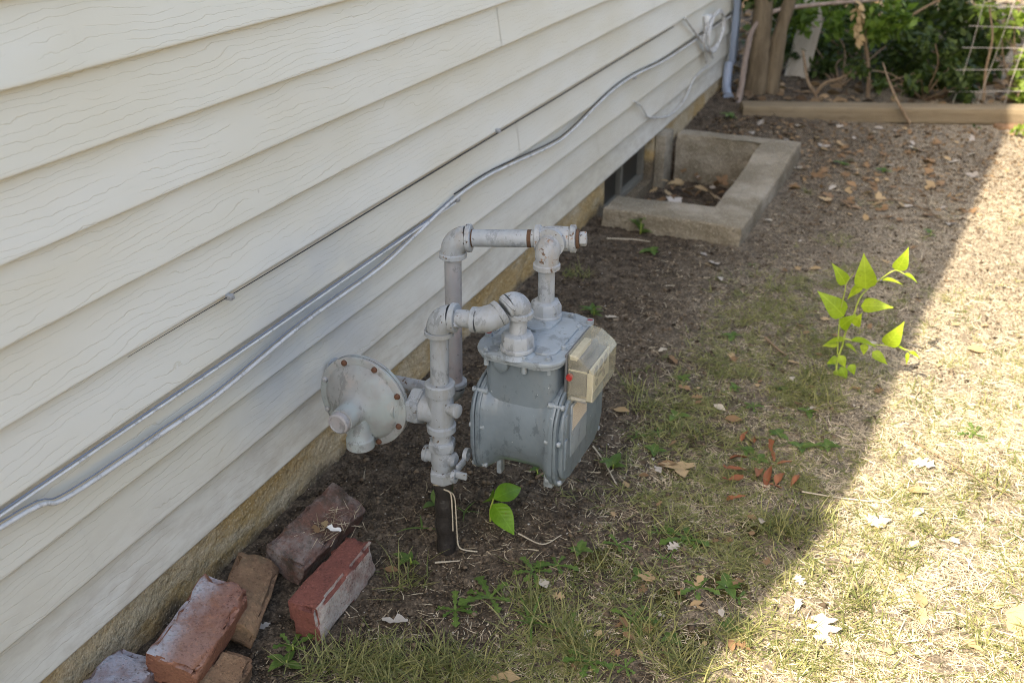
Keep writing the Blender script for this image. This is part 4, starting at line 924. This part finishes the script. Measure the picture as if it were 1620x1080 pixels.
# leaves one can point at
for (u, v, s, k, m, r, lab) in (
    (1076, 748, .080, 'maple', 'leaf_tan', -60, 'large tan maple leaf on the shaded grass right of the gas meter'),
    (1299, 1004, .082, 'oak', 'leaf_pale', 100, 'whitish oak leaf in the sunlit straw near the bottom edge'),
    (1391, 831, .058, 'maple', 'leaf_pale', 30, 'small white lobed leaf in sunlight below the long dry stem'),
    (1460, 738, .060, 'oak', 'leaf_pale', 160, 'white oak leaf in sunlight just right of the shadow edge'),
    (1612, 985, .10, 'oval', 'leaf_tan', 70, 'orange tan leaf cut by the right edge of the photo'),
    (1450, 240, .085, 'maple', 'leaf_pale', 10, 'pale maple leaf on bare soil in front of the timber'),
    (1128, 424, .070, 'scrap', 'leaf_grey', -50, 'grey curled leaf standing on the soil in front of the window well'),
    (1110, 408, .050, 'scrap', 'leaf_grey', 150, 'narrow grey leaf beside the curled grey leaf near the well'),
    (968, 504, .045, 'scrap', 'leaf_pale', 20, 'white papery scrap on the soil behind the meter index'),
    (1048, 556, .038, 'scrap', 'leaf_pale', 60, 'white papery scrap on bare soil between the meter and lime sapling'),
    (1065, 572, .045, 'scrap', 'leaf_brown', -45, 'brown bark strip next to the white papery scrap'),
    (860, 926, .045, 'oval', 'leaf_pale', -50, 'curled cream leaf with a brown edge in the foreground weeds'),
    (1024, 916, .042, 'maple', 'leaf_tan', 100, 'small orange tan leaf in the foreground by the moss'),
    (1101, 962, .030, 'oval', 'leaf_tan', 40, 'small beige leaf on the moss near the sunlight edge'),
    (1138, 650, .045, 'oval', 'leaf_pale', -30, 'pale rolled leaf in the grass above the rust brown husks'),
    (1160, 668, .05, 'oval', 'leaf_brown', 10, 'brown rolled leaf in the grass above the rust brown husks'),
    (983, 657, .055, 'oval', 'leaf_tan', -15, 'tan curled leaf just right of the meter side cover'),
    (1055, 738, .055, 'oval', 'leaf_brown', 10, 'brown flat leaf next to the large tan maple leaf'),
    (1262, 268, .055, 'oak', 'leaf_pale', 0, 'pale leaf at the outer corner of the window well'),
    (1305, 235, .075, 'maple', 'leaf_grey', 40, 'greyish maple leaf behind the window well corner'),
    (1215, 190, .11, 'maple', 'leaf_grey', -30, 'large grey brown leaf against the left end of the timber'),
    (1265, 206, .070, 'oak', 'leaf_pale', 70, 'pale leaf in front of the timber above the well corner'),
    (1382, 212, .060, 'oval', 'leaf_pale', 5, 'pale leaf below the middle of the timber'),
    (1215, 353, .040, 'scrap', 'leaf_pale', -20, 'white paint scrap on soil right of the well corner'),
    (1140, 447, .040, 'scrap', 'leaf_grey', -70, 'grey leaf scrap just below the curled grey leaf'),
    (620, 905, .035, 'oval', 'leaf_brown', 10, 'brown leaf by the grass tuft right of the red brick'),
    (415, 995, .040, 'scrap', 'leaf_grey', 60, 'pinkish grey scrap between the tan brick and the red brick'),
    (800, 1076, .06, 'scrap', 'leaf_tan', 10, 'tan bark scrap at the bottom edge of the photo'),
    (625, 985, .055, 'scrap', 'leaf_grey', 30, 'grey bark scrap in the soil below the red brick'),
    (1290, 430, .045, 'oval', 'leaf_tan', 0, 'tan curled leaf on bare soil left of the lime sapling'),
    (1305, 512, .040, 'scrap', 'leaf_tan', 40, 'small tan leaf with dark spots at the foot of the lime sapling'),
    (1255, 580, .045, 'oval', 'leaf_tan', 10, 'tan leaf at the end of the dark twig in the grass'),
    (1450, 780, .06, 'oval', 'leaf_tan', -10, 'pale brown curled leaf in the sunlit straw'),
    (1545, 560, .07, 'oval', 'leaf_tan', 20, 'beige leaf in bright sunlight at right'),
    (1455, 955, .05, 'oval', 'leaf_tan', 100, 'orange leaf in the sunlit straw near the lower right')):
    dead_leaf(u, v, s, k, m, lab, rot=r)
# the rust-brown husks
for (u, v, r, s) in ((1177, 695, 80, .055), (1193, 705, 100, .070), (1219, 718, 110, .065), (1167, 730, 20, .05), (1162, 748, 10, .055), (1158, 765, 30, .04), (1199, 752, 95, .065), (1214, 760, 90, .06), (1233, 762, 80, .06), (1257, 765, 75, .05), (1160, 792, 20, .04), (1240, 738, 30, .035), (1225, 776, 30, .04)):
    o = dead_leaf(u, v, s*random.uniform(.75, 1.2), random.choice(['oval', 'scrap']), 'husk', 'rust brown curled dry husk in the cluster right of the meter', 'rust brown husks', rot=r, name='curled_husk', curl=.9, lift=.010, cat='husk', tilt=25); q = random.uniform(.8, 1.2); o.scale = (s*1.2*q, s*random.uniform(.4, .7), s*random.uniform(1.2, 2.4))
# other small leaves in shade, near the well and under the fence
pts = 0
while pts < 70:
    u, v = random.uniform(880, 1500), random.uniform(330, 1060)
    p = G(u, v)
    if p.x < .72 or p.x > 1.2+.08*(p.y-1.7): continue
    dead_leaf(0, 0, random.uniform(.018, .036), random.choice(['oval', 'oak', 'scrap']), random.choice(['leaf_tan', 'leaf_brown', 'leaf_brown', 'leaf_grey']), 'small @ dead leaf on the shaded ground between the meter and the sunlight', 'small dead leaves in the shade', p=p, name='small_dead_leaf'); pts += 1
pts = 0
while pts < 150:
    x, y = random.uniform(.12, 1.5), random.uniform(4.3, 6.0)
    if y > 5.68+.36*(x-.27) or (x < .70 and 3.7 < y < 5.1): continue
    dead_leaf(0, 0, random.uniform(.03, .07), random.choice(['oval', 'oak', 'maple', 'scrap']), random.choice(['leaf_tan', 'leaf_brown', 'leaf_brown', 'leaf_brown', 'leaf_grey']), '@ dead leaf in the litter between the window well and the timber', 'dead leaves before the timber', p=Vector((x, y, 0)), name='litter_leaf', tilt=25); pts += 1
for _ in range(85):
    x, y = random.uniform(.06, .49), random.uniform(4.0, 4.93)
    dead_leaf(0, 0, random.uniform(.04, .085), random.choice(['oval', 'oak', 'maple']), random.choice(['leaf_tan', 'leaf_brown', 'leaf_brown', 'leaf_grey']), '@ dead leaf piled inside the concrete window well', 'dead leaves in the window well', p=Vector((x, y, 0)), name='well_leaf', tilt=35, lift=random.uniform(.01, .09))
for _ in range(22):
    u, v = random.uniform(1240, 1600), random.uniform(500, 1060); p = G(u, v)
    if p.x < 1.32+.1*(p.y-2.9): continue
    dead_leaf(0, 0, random.uniform(.022, .045), random.choice(['oval', 'scrap']), random.choice(['leaf_tan', 'leaf_pale']), 'small @ bleached leaf among the sunlit straw', 'bleached scraps in the sun', p=p, name='bleached_scrap')

# straw and dirt on the dark brick (things lying on it)
for k, (u, v) in enumerate(((500, 838), (515, 832), (528, 838))):
    p = G(u, v, .085); o = dead_leaf(0, 0, .035, 'scrap', ('leaf_brown', 'leaf_tan', 'chip')[k], ('brown scrap lying on the dark mossy brick', 'tan scrap lying on the dark mossy brick', 'white paint chip lying on the dark mossy brick')[k], p=p); o.location.z = .088

# ---- weeds: each leaf a part
WL = {}
def weed_leaf_mesh(kind, mat):
    key = (kind, mat)
    if key in WL: return WL[key]
    n = 9; V = []; F_ = []
    for i in range(n):
        t = i/(n-1)
        if kind == 'broad': w = .26*math.sin(math.pi*t**.75)+.006
        elif kind == 'point': w = .25*math.sin(math.pi*min(1, t**.62))*(1-.35*t)+.004
        elif kind == 'tooth': w = (.05+.16*t)*(1 if i % 2 else .45)*(1 if t < .95 else .2)
        else: w = .045*(1-t**2)+.004
        z = .22*t*(1-t) - .18*t*t
        V += [(t, w, z+w*.28), (t, 0, z), (t, -w, z+w*.28)]
    for i in range(n-1): a = i*3; F_ += [(a, a+1, a+4, a+3), (a+1, a+2, a+5, a+4)]
    me = bpy.data.meshes.new('leaf'); me.from_pydata(V, [], F_); me.polygons.foreach_set('use_smooth', [True]*len(F_)); me.materials.append(M[mat]); me.update(); WL[key] = me; return me
def orient(o, d, nrm):
    d = Vector(d).normalized(); n = Vector(nrm); n = (n-d*n.dot(d)).normalized(); y = n.cross(d); o.rotation_mode = 'QUATERNION'; o.rotation_quaternion = Matrix((d, y, n)).transposed().to_quaternion()
def weed(u, v, label, n=6, size=.05, kind='broad', mat='weed', rise=.5, group=None, name='weed', p=None, stemh=0.0, cat='weed'):
    p = p or G(u, v); z = ghs(p.x, p.y); e = empty(name, (p.x, p.y, z), label, cat, group); me = weed_leaf_mesh(kind, mat)
    if stemh:
        bm = B_(); stem(bm, [(p.x, p.y, z-.01), (p.x+.004, p.y, z+stemh*.5), (p.x, p.y+.004, z+stemh)], .0022, .0014, 6); part('stem', bm, 'limestem', e)
    for i in range(n):
        a = 2*math.pi*i/n*1.0 + random.uniform(-.4, .4); r = random.uniform(.2, 1)*rise; o = bpy.data.objects.new('leaf', me); col.objects.link(o); o.parent = e
        o.location = (0, 0, stemh*(i+1)/n if stemh else .004); s = size*random.uniform(.7, 1.2); o.scale = (s,)*3; orient(o, (math.cos(a), math.sin(a), r), (0, 0, 1))
    return e
for (u, v, n, s, k, rise, sh, lab) in (
    (1012, 372, 10, .050, 'point', .8, .07, 'upright green weed growing against the front of the window well'),
    (1030, 400, 5, .050, 'broad', .3, .01, 'flat green weed on the soil below the well weed'),
    (938, 500, 8, .045, 'point', .7, .03, 'green weed on the soil behind the meter top'),
    (648, 893, 4, .035, 'broad', .9, .02, 'small two-leaved seedling right of the red brick'),
    (668, 838, 3, .060, 'blade', .4, 0, 'narrow green leaf weed left of the black pipe'),
    (735, 812, 4, .055, 'blade', .4, 0, 'narrow-leaved weed right of the black pipe'),
    (690, 800, 3, .050, 'broad', .8, 0, 'small green weed behind the black pipe'),
    (462, 1032, 6, .045, 'tooth', .8, .02, 'toothed green weed at the foot of the red brick'),
    (452, 1052, 4, .040, 'broad', .6, .01, 'small round-leaved weed below the toothed weed by the bricks'),
    (1085, 855, 8, .060, 'tooth', .3, 0, 'toothed rosette weed in the moss patch'),
    (880, 895, 6, .045, 'tooth', .4, 0, 'grey green rosette weed on the foreground soil'),
    (845, 905, 7, .050, 'tooth', .5, 0, 'dandelion-like weed left of the curled cream leaf'),
    (775, 945, 6, .065, 'tooth', .4, 0, 'sprawling dandelion weed in the foreground soil'),
    (840, 985, 9, .075, 'blade', .7, 0, 'dark bladed weed at bottom centre'),
    (930, 1050, 7, .050, 'tooth', .4, 0, 'bright green toothed weed at the bottom edge'),
    (1000, 985, 6, .045, 'tooth', .4, 0, 'toothed weed below the moss in the foreground'),
    (720, 965, 6, .045, 'tooth', .4, 0, 'small weed in bare soil below the black pipe'),
    (1150, 935, 6, .040, 'broad', .4, 0, 'round-leaved weed beside the sunlight edge'),
    (1010, 915, 3, .032, 'broad', .5, 0, 'single bright round leaf weed beside the orange tan leaf'),
    (968, 742, 5, .050, 'broad', .6, .02, 'yellow green seedling beside the meter side cover'),
    (848, 752, 3, .030, 'broad', .8, .02, 'tiny bright seedling under the meter'),
    (1200, 730, 4, .030, 'broad', .5, 0, 'small round-leaved weed among the rust brown husks'),
    (1230, 690, 5, .035, 'broad', .4, 0, 'small weed above the rust brown husks'),
    (1540, 690, 7, .050, 'tooth', .4, 0, 'low weed in the sunlit straw at right'),
    (1470, 375, 4, .040, 'broad', .6, .03, 'small seedling on bare soil above the lime sapling'),
    (1395, 275, 5, .045, 'broad', .5, .02, 'small green seedling in the litter before the timber'),
    (1330, 262, 5, .045, 'broad', .5, .02, 'green seedling near the outer corner of the well'),
    (1155, 196, 6, .06, 'broad', .6, .02, 'green seedling by the drain elbow'),
    (1105, 935, 6, .045, 'tooth', .4, 0, 'toothed weed just above the small beige leaf')):
    weed(u, v, lab, n, s, k, 'weed', rise, stemh=sh)
pts = 0
while pts < 34:
    u, v = random.uniform(880, 1420), random.uniform(420, 1060); p = G(u, v)
    if p.x < .66 or p.x > 1.12+.08*(p.y-1.7): continue
    weed(0, 0, 'small green weed in the shaded grass between the meter and the sunlight edge', random.randint(3, 6), random.uniform(.022, .042), random.choice(['broad', 'tooth', 'blade']), 'weed', .45, group='small weeds in the shaded grass', p=p, name='small_weed'); pts += 1
# the two-leaved plant by the pipe
b = G(776, 824); pl = empty('seedling', tuple(b), 'seedling with two big bright green leaves beside the black pipe', 'seedling')
bm = B_(); stem(bm, [b, b+Vector((-.002, .004, .03)), b+Vector((.004, .01, .062))], .0028, .0018, 7); part('stem', bm, 'limestem', pl)
def place_leaf(parent, me, base, tip, nrm, wid=1.0, name='leaf'):
    base = Vector(base); tip = Vector(tip); o = bpy.data.objects.new(name, me); col.objects.link(o); o.parent = parent; o.location = base-wloc(parent); L = (tip-base).length
    orient(o, tip-base, nrm); o.scale = (L, L*wid, L); return o
bl = weed_leaf_mesh('broad', 'biggreen'); bt = b+Vector((.004, .01, .060))
place_leaf(pl, bl, bt, Yp(828, 767, 1.86), (.2, -.7, .75), 1.0); place_leaf(pl, bl, bt+Vector((0, -.003, -.012)), Yp(813, 842, 1.74), (.1, -.5, 1), 1.15); place_leaf(pl, bl, bt, Yp(768, 786, 1.84), (-.6, -.3, .8), .9)
# the lime sapling on the shadow edge
b = G(1322, 600); ly = 2.86; sap = empty('sapling', tuple(b), 'young lime green sapling with pointed leaves at the edge of the shade', 'sapling')
Q_ = lambda u, v, dy=0: Yp(u, v, ly+dy)
bm = B_()
stem(bm, [b, Q_(1325, 570, -.01), Q_(1333, 545), Q_(1338, 525), Q_(1350, 500), Q_(1360, 472), Q_(1375, 455, .02), Q_(1395, 440, .02), Q_(1410, 430, .02), Q_(1420, 428, .03), Q_(1437, 437, .03)], .0032, .0014, 7)
stem(bm, [Q_(1325, 560), Q_(1327, 520), Q_(1330, 490), Q_(1337, 460), Q_(1339, 448), Q_(1350, 432)], .0022, .0012, 7)
stem(bm, [Q_(1336, 535), Q_(1355, 540), Q_(1385, 545), Q_(1415, 547), Q_(1434, 553), Q_(1450, 560)], .0022, .0012, 7)
part('stem', bm, 'limestem', sap)
lm = weed_leaf_mesh('point', 'lime'); nv = (.0, -.75, .65)
for (a0, a1, w, nn, dy) in (
    ((1370, 457), (1367, 405), 1.15, (.1, -1, .2), 0), ((1338, 450), (1319, 418), 1.0, nv, 0), ((1366, 452), (1338, 471), 1.05, (-.2, -.5, .9), 0), ((1418, 428), (1438, 395), 1.1, (.3, -1, .2), .03),
    ((1362, 484), (1412, 484), 1.0, nv, -.01), ((1335, 500), (1297, 461), 1.15, nv, 0), ((1352, 515), (1362, 497), 1.3, nv, 0), ((1330, 518), (1352, 498), 1.2, nv, 0),
    ((1395, 443), (1428, 446), .6, (0, -.3, 1), .02), ((1430, 433), (1453, 445), .7, (0, -.3, 1), .03), ((1338, 538), (1304, 540), .8, (0, -.2, 1), 0), ((1326, 545), (1301, 546), .8, nv, 0),
    ((1346, 538), (1389, 545), .7, (0, -.2, 1), 0), ((1337, 544), (1357, 556), .8, (0, -.2, 1), 0), ((1368, 543), (1366, 562), 1.3, nv, 0), ((1402, 547), (1430, 513), 1.1, (.2, -1, .3), .0), ((1380, 556), (1405, 576), 1.0, nv, -.02),
    ((1415, 547), (1434, 553), .6, (0, -.2, 1), 0), ((1438, 556), (1457, 566), .8, (0, -.3, 1), 0), ((1436, 557), (1434, 577), .6, nv, 0), ((1327, 567), (1307, 575), 1.3, nv, 0), ((1328, 562), (1338, 582), 1.3, nv, -.02), ((1345, 576), (1352, 593), 1.5, nv, -.02), ((1325, 585), (1324, 602), 1.5, nv, -.02), ((1330, 580), (1340, 602), 1.2, nv, -.02)):
    place_leaf(sap, lm, Q_(a0[0], a0[1], dy), Q_(a1[0], a1[1], dy-.012), nn, w*1.12)
# twigs lying about
def twig(label, px, r=.003, mat='twig'):
    pts = []
    for (u, v) in px: p = G(u, v); pts.append(Vector((p.x, p.y, ghs(p.x, p.y)+r+.007)))
    bm = B_(); stem(bm, pts, r, r*.6, 6); o = part('twig', bm, mat, None, base=tuple(pts[0])); tag(o, label, 'twig')
twig('thin grey twig arching over the litter beyond the lime sapling', [(1370, 322), (1420, 322), (1460, 335), (1490, 352)], .004)
twig('long bent dry stem reaching into the sunlight below the husks', [(1268, 782), (1320, 790), (1370, 797), (1402, 800)], .0022, 'string')
twig('dark twig on the grass pointing at the lime sapling', [(1210, 538), (1228, 556), (1243, 568)], .005)
twig('pale stalk bending out from under the meter side cover', [(938, 712), (955, 735), (975, 770)], .0025, 'string')
twig('brown twig under the meter', [(848, 760), (868, 748)], .004)
twig('pale stick on the soil in front of the window well', [(960, 381), (1000, 382), (1028, 386)], .003, 'string')
twig('white sliver lying along the front of the window well', [(1108, 378), (1142, 380)], .005, 'chip')
twig('pale dry stem on the foreground soil right of the black pipe', [(820, 845), (858, 862), (888, 848)], .0018, 'string')
twig('short pale stick in front of the black pipe', [(688, 893), (727, 890)], .0022, 'string')
twig('long dark twig across the sunlit ground at right', [(1440, 700), (1520, 745), (1600, 790)], .0025)

# ---- grass, straw and crumbs: uncountable
def dens(x, y):
    """how grassy the ground is"""
    g = sstep(.55, .85, x)*sstep(4.0, 3.0, y) + .9*sstep(.30, .55, x)*sstep(1.42, 1.22, y)
    g = np.clip(g, 0, 1)*sstep(.27, .52, fbm(x*4.3+1, y*4.3+3, 3)+.12*sstep(1.0, 1.4, x))
    g = g*(1-.85*np.exp(-(((x-.50)/.22)**2+((y-1.85)/.30)**2)))
    bare = np.zeros_like(x)
    for (u, v, s) in ((1055, 560, .10), (1240, 420, .22), (1520, 400, .28), (1560, 520, .2), (870, 830, .10), (1430, 560, .10), (1350, 660, .06), (1480, 600, .1), (1560, 760, .07)):
        p = G(u, v); bare = np.maximum(bare, np.exp(-(((x-p.x)/s)**2+((y-p.y)/(s*1.3))**2)))
    far = .5*sstep(2.9, 3.6, y)*sstep(6.0, 5.0, y)*sstep(.65, .85, x)*sstep(.42, .56, fbm(x*5, y*5, 2))
    return np.clip(g*(1-.85*bare) + far, 0, 1)
def free(x, y):
    ok = (x > .02) & ~((x < .70) & (y > 3.74) & (y < 5.1)) & (y < 5.7+.36*(x-.27)+.0*x)
    for (bx, by, rx, ry) in ((.28, 1.37, .05, .13), (.13, 1.12, .08, .13), (.12, 1.27, .08, .12), (.13, 1.52, .07, .14), (.42, 1.633, .03, .03)): ok &= ~((abs(x-bx) < rx) & (abs(y-by) < ry))
    return ok
def scatter(n, f, xr=(.02, 2.4), yr=(.95, 5.9), rng=RNG, near=True):
    out = []
    got = 0
    while got < n:
        x = rng.uniform(*xr, 60000); y = yr[0]+(yr[1]-yr[0])*rng.random(60000)**(1.6 if near else 1.0)
        w = f(x, y); k = (rng.random(60000) < w) & free(x, y); a = np.stack([x[k], y[k]], 1); out.append(a); got += len(a)
    return np.concatenate(out)[:n]
def blades(name, xy, length, width, lean, mat, label, cat, rn, dirs=None, segs=3, curl=.8, zoff=0.0, wild=1.0, side=0.0):
    N = len(xy); x, y = xy[:, 0], xy[:, 1]; z = gh(x, y)+zoff; a = RNG.uniform(0, 2*np.pi, N) if dirs is None else dirs
    t = np.linspace(0, 1, segs+1)[None, :]; ln = lean[:, None]; L = length[:, None]
    el = (np.pi/2-ln)*(1-curl*t*RNG.uniform(.4, 1.2, (N, 1)))          # elevation along the blade
    el = np.maximum(el, -.15)
    st = np.concatenate([np.zeros((N, 1)), np.repeat(1/segs, segs)[None].repeat(N, 0)], 1)*L
    hr = np.cumsum(np.cos(el)*st, 1); vz = np.cumsum(np.sin(el)*st, 1); tw = side*RNG.normal(size=(N, 1))*t**2*L
    X = x[:, None]+np.cos(a)[:, None]*hr-np.sin(a)[:, None]*tw; Y = y[:, None]+np.sin(a)[:, None]*hr+np.cos(a)[:, None]*tw; Z = np.maximum(z[:, None]+vz, gh(X, Y)+.004+zoff)
    w = (width[:, None]*(1-.88*t**1.7))/2; ax = -np.sin(a)[:, None]*w; ay = np.cos(a)[:, None]*w; rl = RNG.normal(size=(N, 1))*.35*w
    Lf = np.stack([X-ax, Y-ay, Z+rl], -1); Rt = np.stack([X+ax, Y+ay, Z-rl], -1); V = np.stack([Lf, Rt], 2).reshape(-1, 3)
    m = (segs+1)*2; q = np.array([[2*i, 2*i+1, 2*i+3, 2*i+2] for i in range(segs)]); Q = (np.arange(N)[:, None, None]*m+q[None]).reshape(-1, 4)
    o = arr_obj(name, V, Q, mat, rn=np.repeat(rn, m)); tag(o, label, cat, kind='stuff'); return o
# green tufts
c = scatter(5000, lambda x, y: dens(x, y)*(.35+.65*sstep(.40, .6, fbm(x*8+4, y*8, 2)))*(1-.6*sstep(1.1, 1.4, x)), (.25, 2.4), (.95, 4.6)); per = RNG.integers(5, 18, len(c)); idx = np.repeat(np.arange(len(c)), per); N = len(idx)
xy = c[idx]+RNG.normal(size=(N, 2))*.016; sz = RNG.uniform(.5, 1.15, len(c))[idx]
blades('green_grass', xy, sz*RNG.uniform(.020, .058, N), RNG.uniform(.0014, .0036, N), RNG.uniform(.45, 1.5, N), 'grass', 'patchy short green grass around the meter and in the sunlight', 'grass', np.clip(RNG.random(len(c))[idx]*.6+RNG.random(N)*.4, 0, 1), curl=.9, side=.12)
# explicit lush tufts
tf = []
for (u, v, k) in ((640, 915, 60), (560, 1055, 160), (620, 1065, 160), (690, 1050, 130), (500, 1062, 60), (840, 960, 60), (880, 1000, 90), (920, 1030, 100), (1030, 1000, 80), (1230, 835, 110), (1250, 850, 110), (960, 900, 30), (1060, 850, 40), (1280, 600, 60), (1250, 615, 60), (1230, 465, 40), (915, 440, 50), (1000, 620, 60), (1020, 650, 70), (1110, 690, 80), (1560, 770, 60), (1420, 890, 80), (1480, 840, 60), (1360, 960, 80), (1180, 1010, 80), (1080, 1060, 90), (1290, 820, 60), (770, 1060, 80), (720, 1060, 80), (1300, 640, 50)):
    p = G(u, v); tf.append(np.array([[p.x, p.y]])+RNG.normal(size=(k, 2))*.026)
xy = np.concatenate(tf); N = len(xy)
blades('tall_grass_tufts', xy, RNG.uniform(.035, .085, N), RNG.uniform(.0018, .0036, N), RNG.uniform(.1, 1.1, N), 'grass', 'longer green grass tufts scattered over the yard', 'grass', RNG.random(N), curl=.7, side=.15)
# straw lying flat: dense in the sun, sparse in the shade
def sdens(x, y): return np.clip(dens(x, y)*(.62+.43*sstep(1.0, 1.35, x))*(.35+.65*sstep(.36, .56, fbm(x*9, y*9+4, 2))) + .05*sstep(.25, .5, x), 0, 1)
xy = scatter(95000, sdens, (.1, 2.4), (.95, 5.2)); N = len(xy)
blades('dry_straw', xy, RNG.uniform(.012, .042, N)*(1+.5*sstep(1.1, 1.4, xy[:, 0])), RNG.uniform(.0009, .0022, N)*(1+(RNG.random(N) > .9)*.8), RNG.uniform(.9, 1.62, N), 'straw', 'dry straw-coloured grass lying flat over the ground', 'straw', np.clip(RNG.random(N)+.35*sstep(1.05, 1.4, xy[:, 0]), 0, 1), curl=1.2, segs=3, side=.35)
xy = scatter(3600, lambda x, y: .25*sstep(4.0, 4.6, y)+.25*sstep(.05, .3, x)*sstep(1.8, 1.2, y)+.06, (.05, 1.9), (.95, 5.7), near=False); N = len(xy)
blades('dead_stems', xy, RNG.uniform(.012, .055, N), RNG.uniform(.0008, .0022, N), RNG.uniform(1.35, 1.6, N), 'straw', 'loose dead stems strewn over the bare soil', 'straw', RNG.random(N)**2, curl=.6, side=.4)
# dry grass caught on the dark brick
N = 70; xy = np.stack([RNG.normal(.175, .028, N), RNG.normal(1.53, .035, N)], 1)
blades('brick_litter', xy, RNG.uniform(.02, .05, N), RNG.uniform(.001, .002, N), RNG.uniform(1.0, 1.5, N), 'straw', 'dry grass caught on top of the dark mossy brick', 'straw', RNG.random(N), zoff=.072)
# crumbs, pale flecks
def lumps(name, xy, size, mat, label, cat, rn, flat=.6):
    N = len(xy); T_ = np.array([[1, 0, 0], [0, 1, 0], [-1, 0, 0], [0, -1, 0], [0, 0, 1], [0, 0, -1.]]); F_ = np.array([[0, 1, 4], [1, 2, 4], [2, 3, 4], [3, 0, 4], [1, 0, 5], [2, 1, 5], [3, 2, 5], [0, 3, 5]])
    a = RNG.uniform(0, 6.28, N); V = T_[None]*size[:, None, None]*RNG.uniform(.55, 1.3, (N, 6, 1)); V[:, :, 2] *= flat
    ca, sa = np.cos(a)[:, None], np.sin(a)[:, None]; X = V[:, :, 0]*ca-V[:, :, 1]*sa; Y = V[:, :, 0]*sa+V[:, :, 1]*ca
    V = np.stack([X+xy[:, :1], Y+xy[:, 1:], V[:, :, 2]+gh(xy[:, 0], xy[:, 1])[:, None]+.003+.3*size[:, None]*flat], -1).reshape(-1, 3)
    Q = (np.arange(N)[:, None, None]*6+F_[None]).reshape(-1, 3); o = arr_obj(name, V, Q, mat, rn=np.repeat(rn, 6)); tag(o, label, cat, kind='stuff')
xy = scatter(60000, lambda x, y: .9-.6*dens(x, y), (.02, 2.2), (.95, 5.6)); N = len(xy)
lumps('soil_crumbs', xy, RNG.uniform(.0012, .0045, N)*(1+(RNG.random(N) > .96)*1.5), 'crumb', 'crumbs of dark soil and grit on the bare ground', 'soil', RNG.random(N))
xy = scatter(900, lambda x, y: .8*sstep(.0, .2, x)*(.2+.8*sstep(.45, .6, fbm(x*3, y*3, 2))), (.03, 1.6), (1.0, 5.4)); N = len(xy)
lumps('pale_flecks', xy, RNG.uniform(.0012, .0036, N)*(1+(RNG.random(N) > .97)*1.0), 'fleck', 'tiny white paint flecks and pebbles scattered on the dark soil', 'flecks', RNG.random(N), .4)
# leaf litter beyond the timber, in the dark
N = 6000; x = RNG.uniform(-1.5, 4.5, N); y = RNG.uniform(6.0, 12.5, N); k = y > 6.0+.36*(x-.27); P3 = np.stack([x, y, gh(x, y)+.012], 1)[k]
d = RNG.normal(size=(len(P3), 3)); d[:, 2] *= .3
o = leaf_cloud('leaf_litter', 'litter', P3, RNG.uniform(.04, .10, len(P3)), flat=.6, droop=0, dirs=d); tag(o, 'brown leaf litter covering the shaded ground behind the fence', 'leaf litter', kind='stuff')
N = 5000; x = RNG.uniform(.1, 1.9, N); y = 4.2+1.9*RNG.random(N)**.7; k = (y < 5.7+.36*(x-.27)) & ~((x < .70) & (y < 5.1)) & (RNG.random(N) < sstep(4.0, 5.2, y)*.7); P3 = np.stack([x, y, gh(x, y)+.006], 1)[k]
d = RNG.normal(size=(len(P3), 3)); d[:, 2] *= .3
o = leaf_cloud('bark_litter', 'litter', P3, RNG.uniform(.010, .030, len(P3)), flat=.6, droop=0, dirs=d); tag(o, 'fine brown leaf crumbs before the timber', 'leaf litter', kind='stuff')
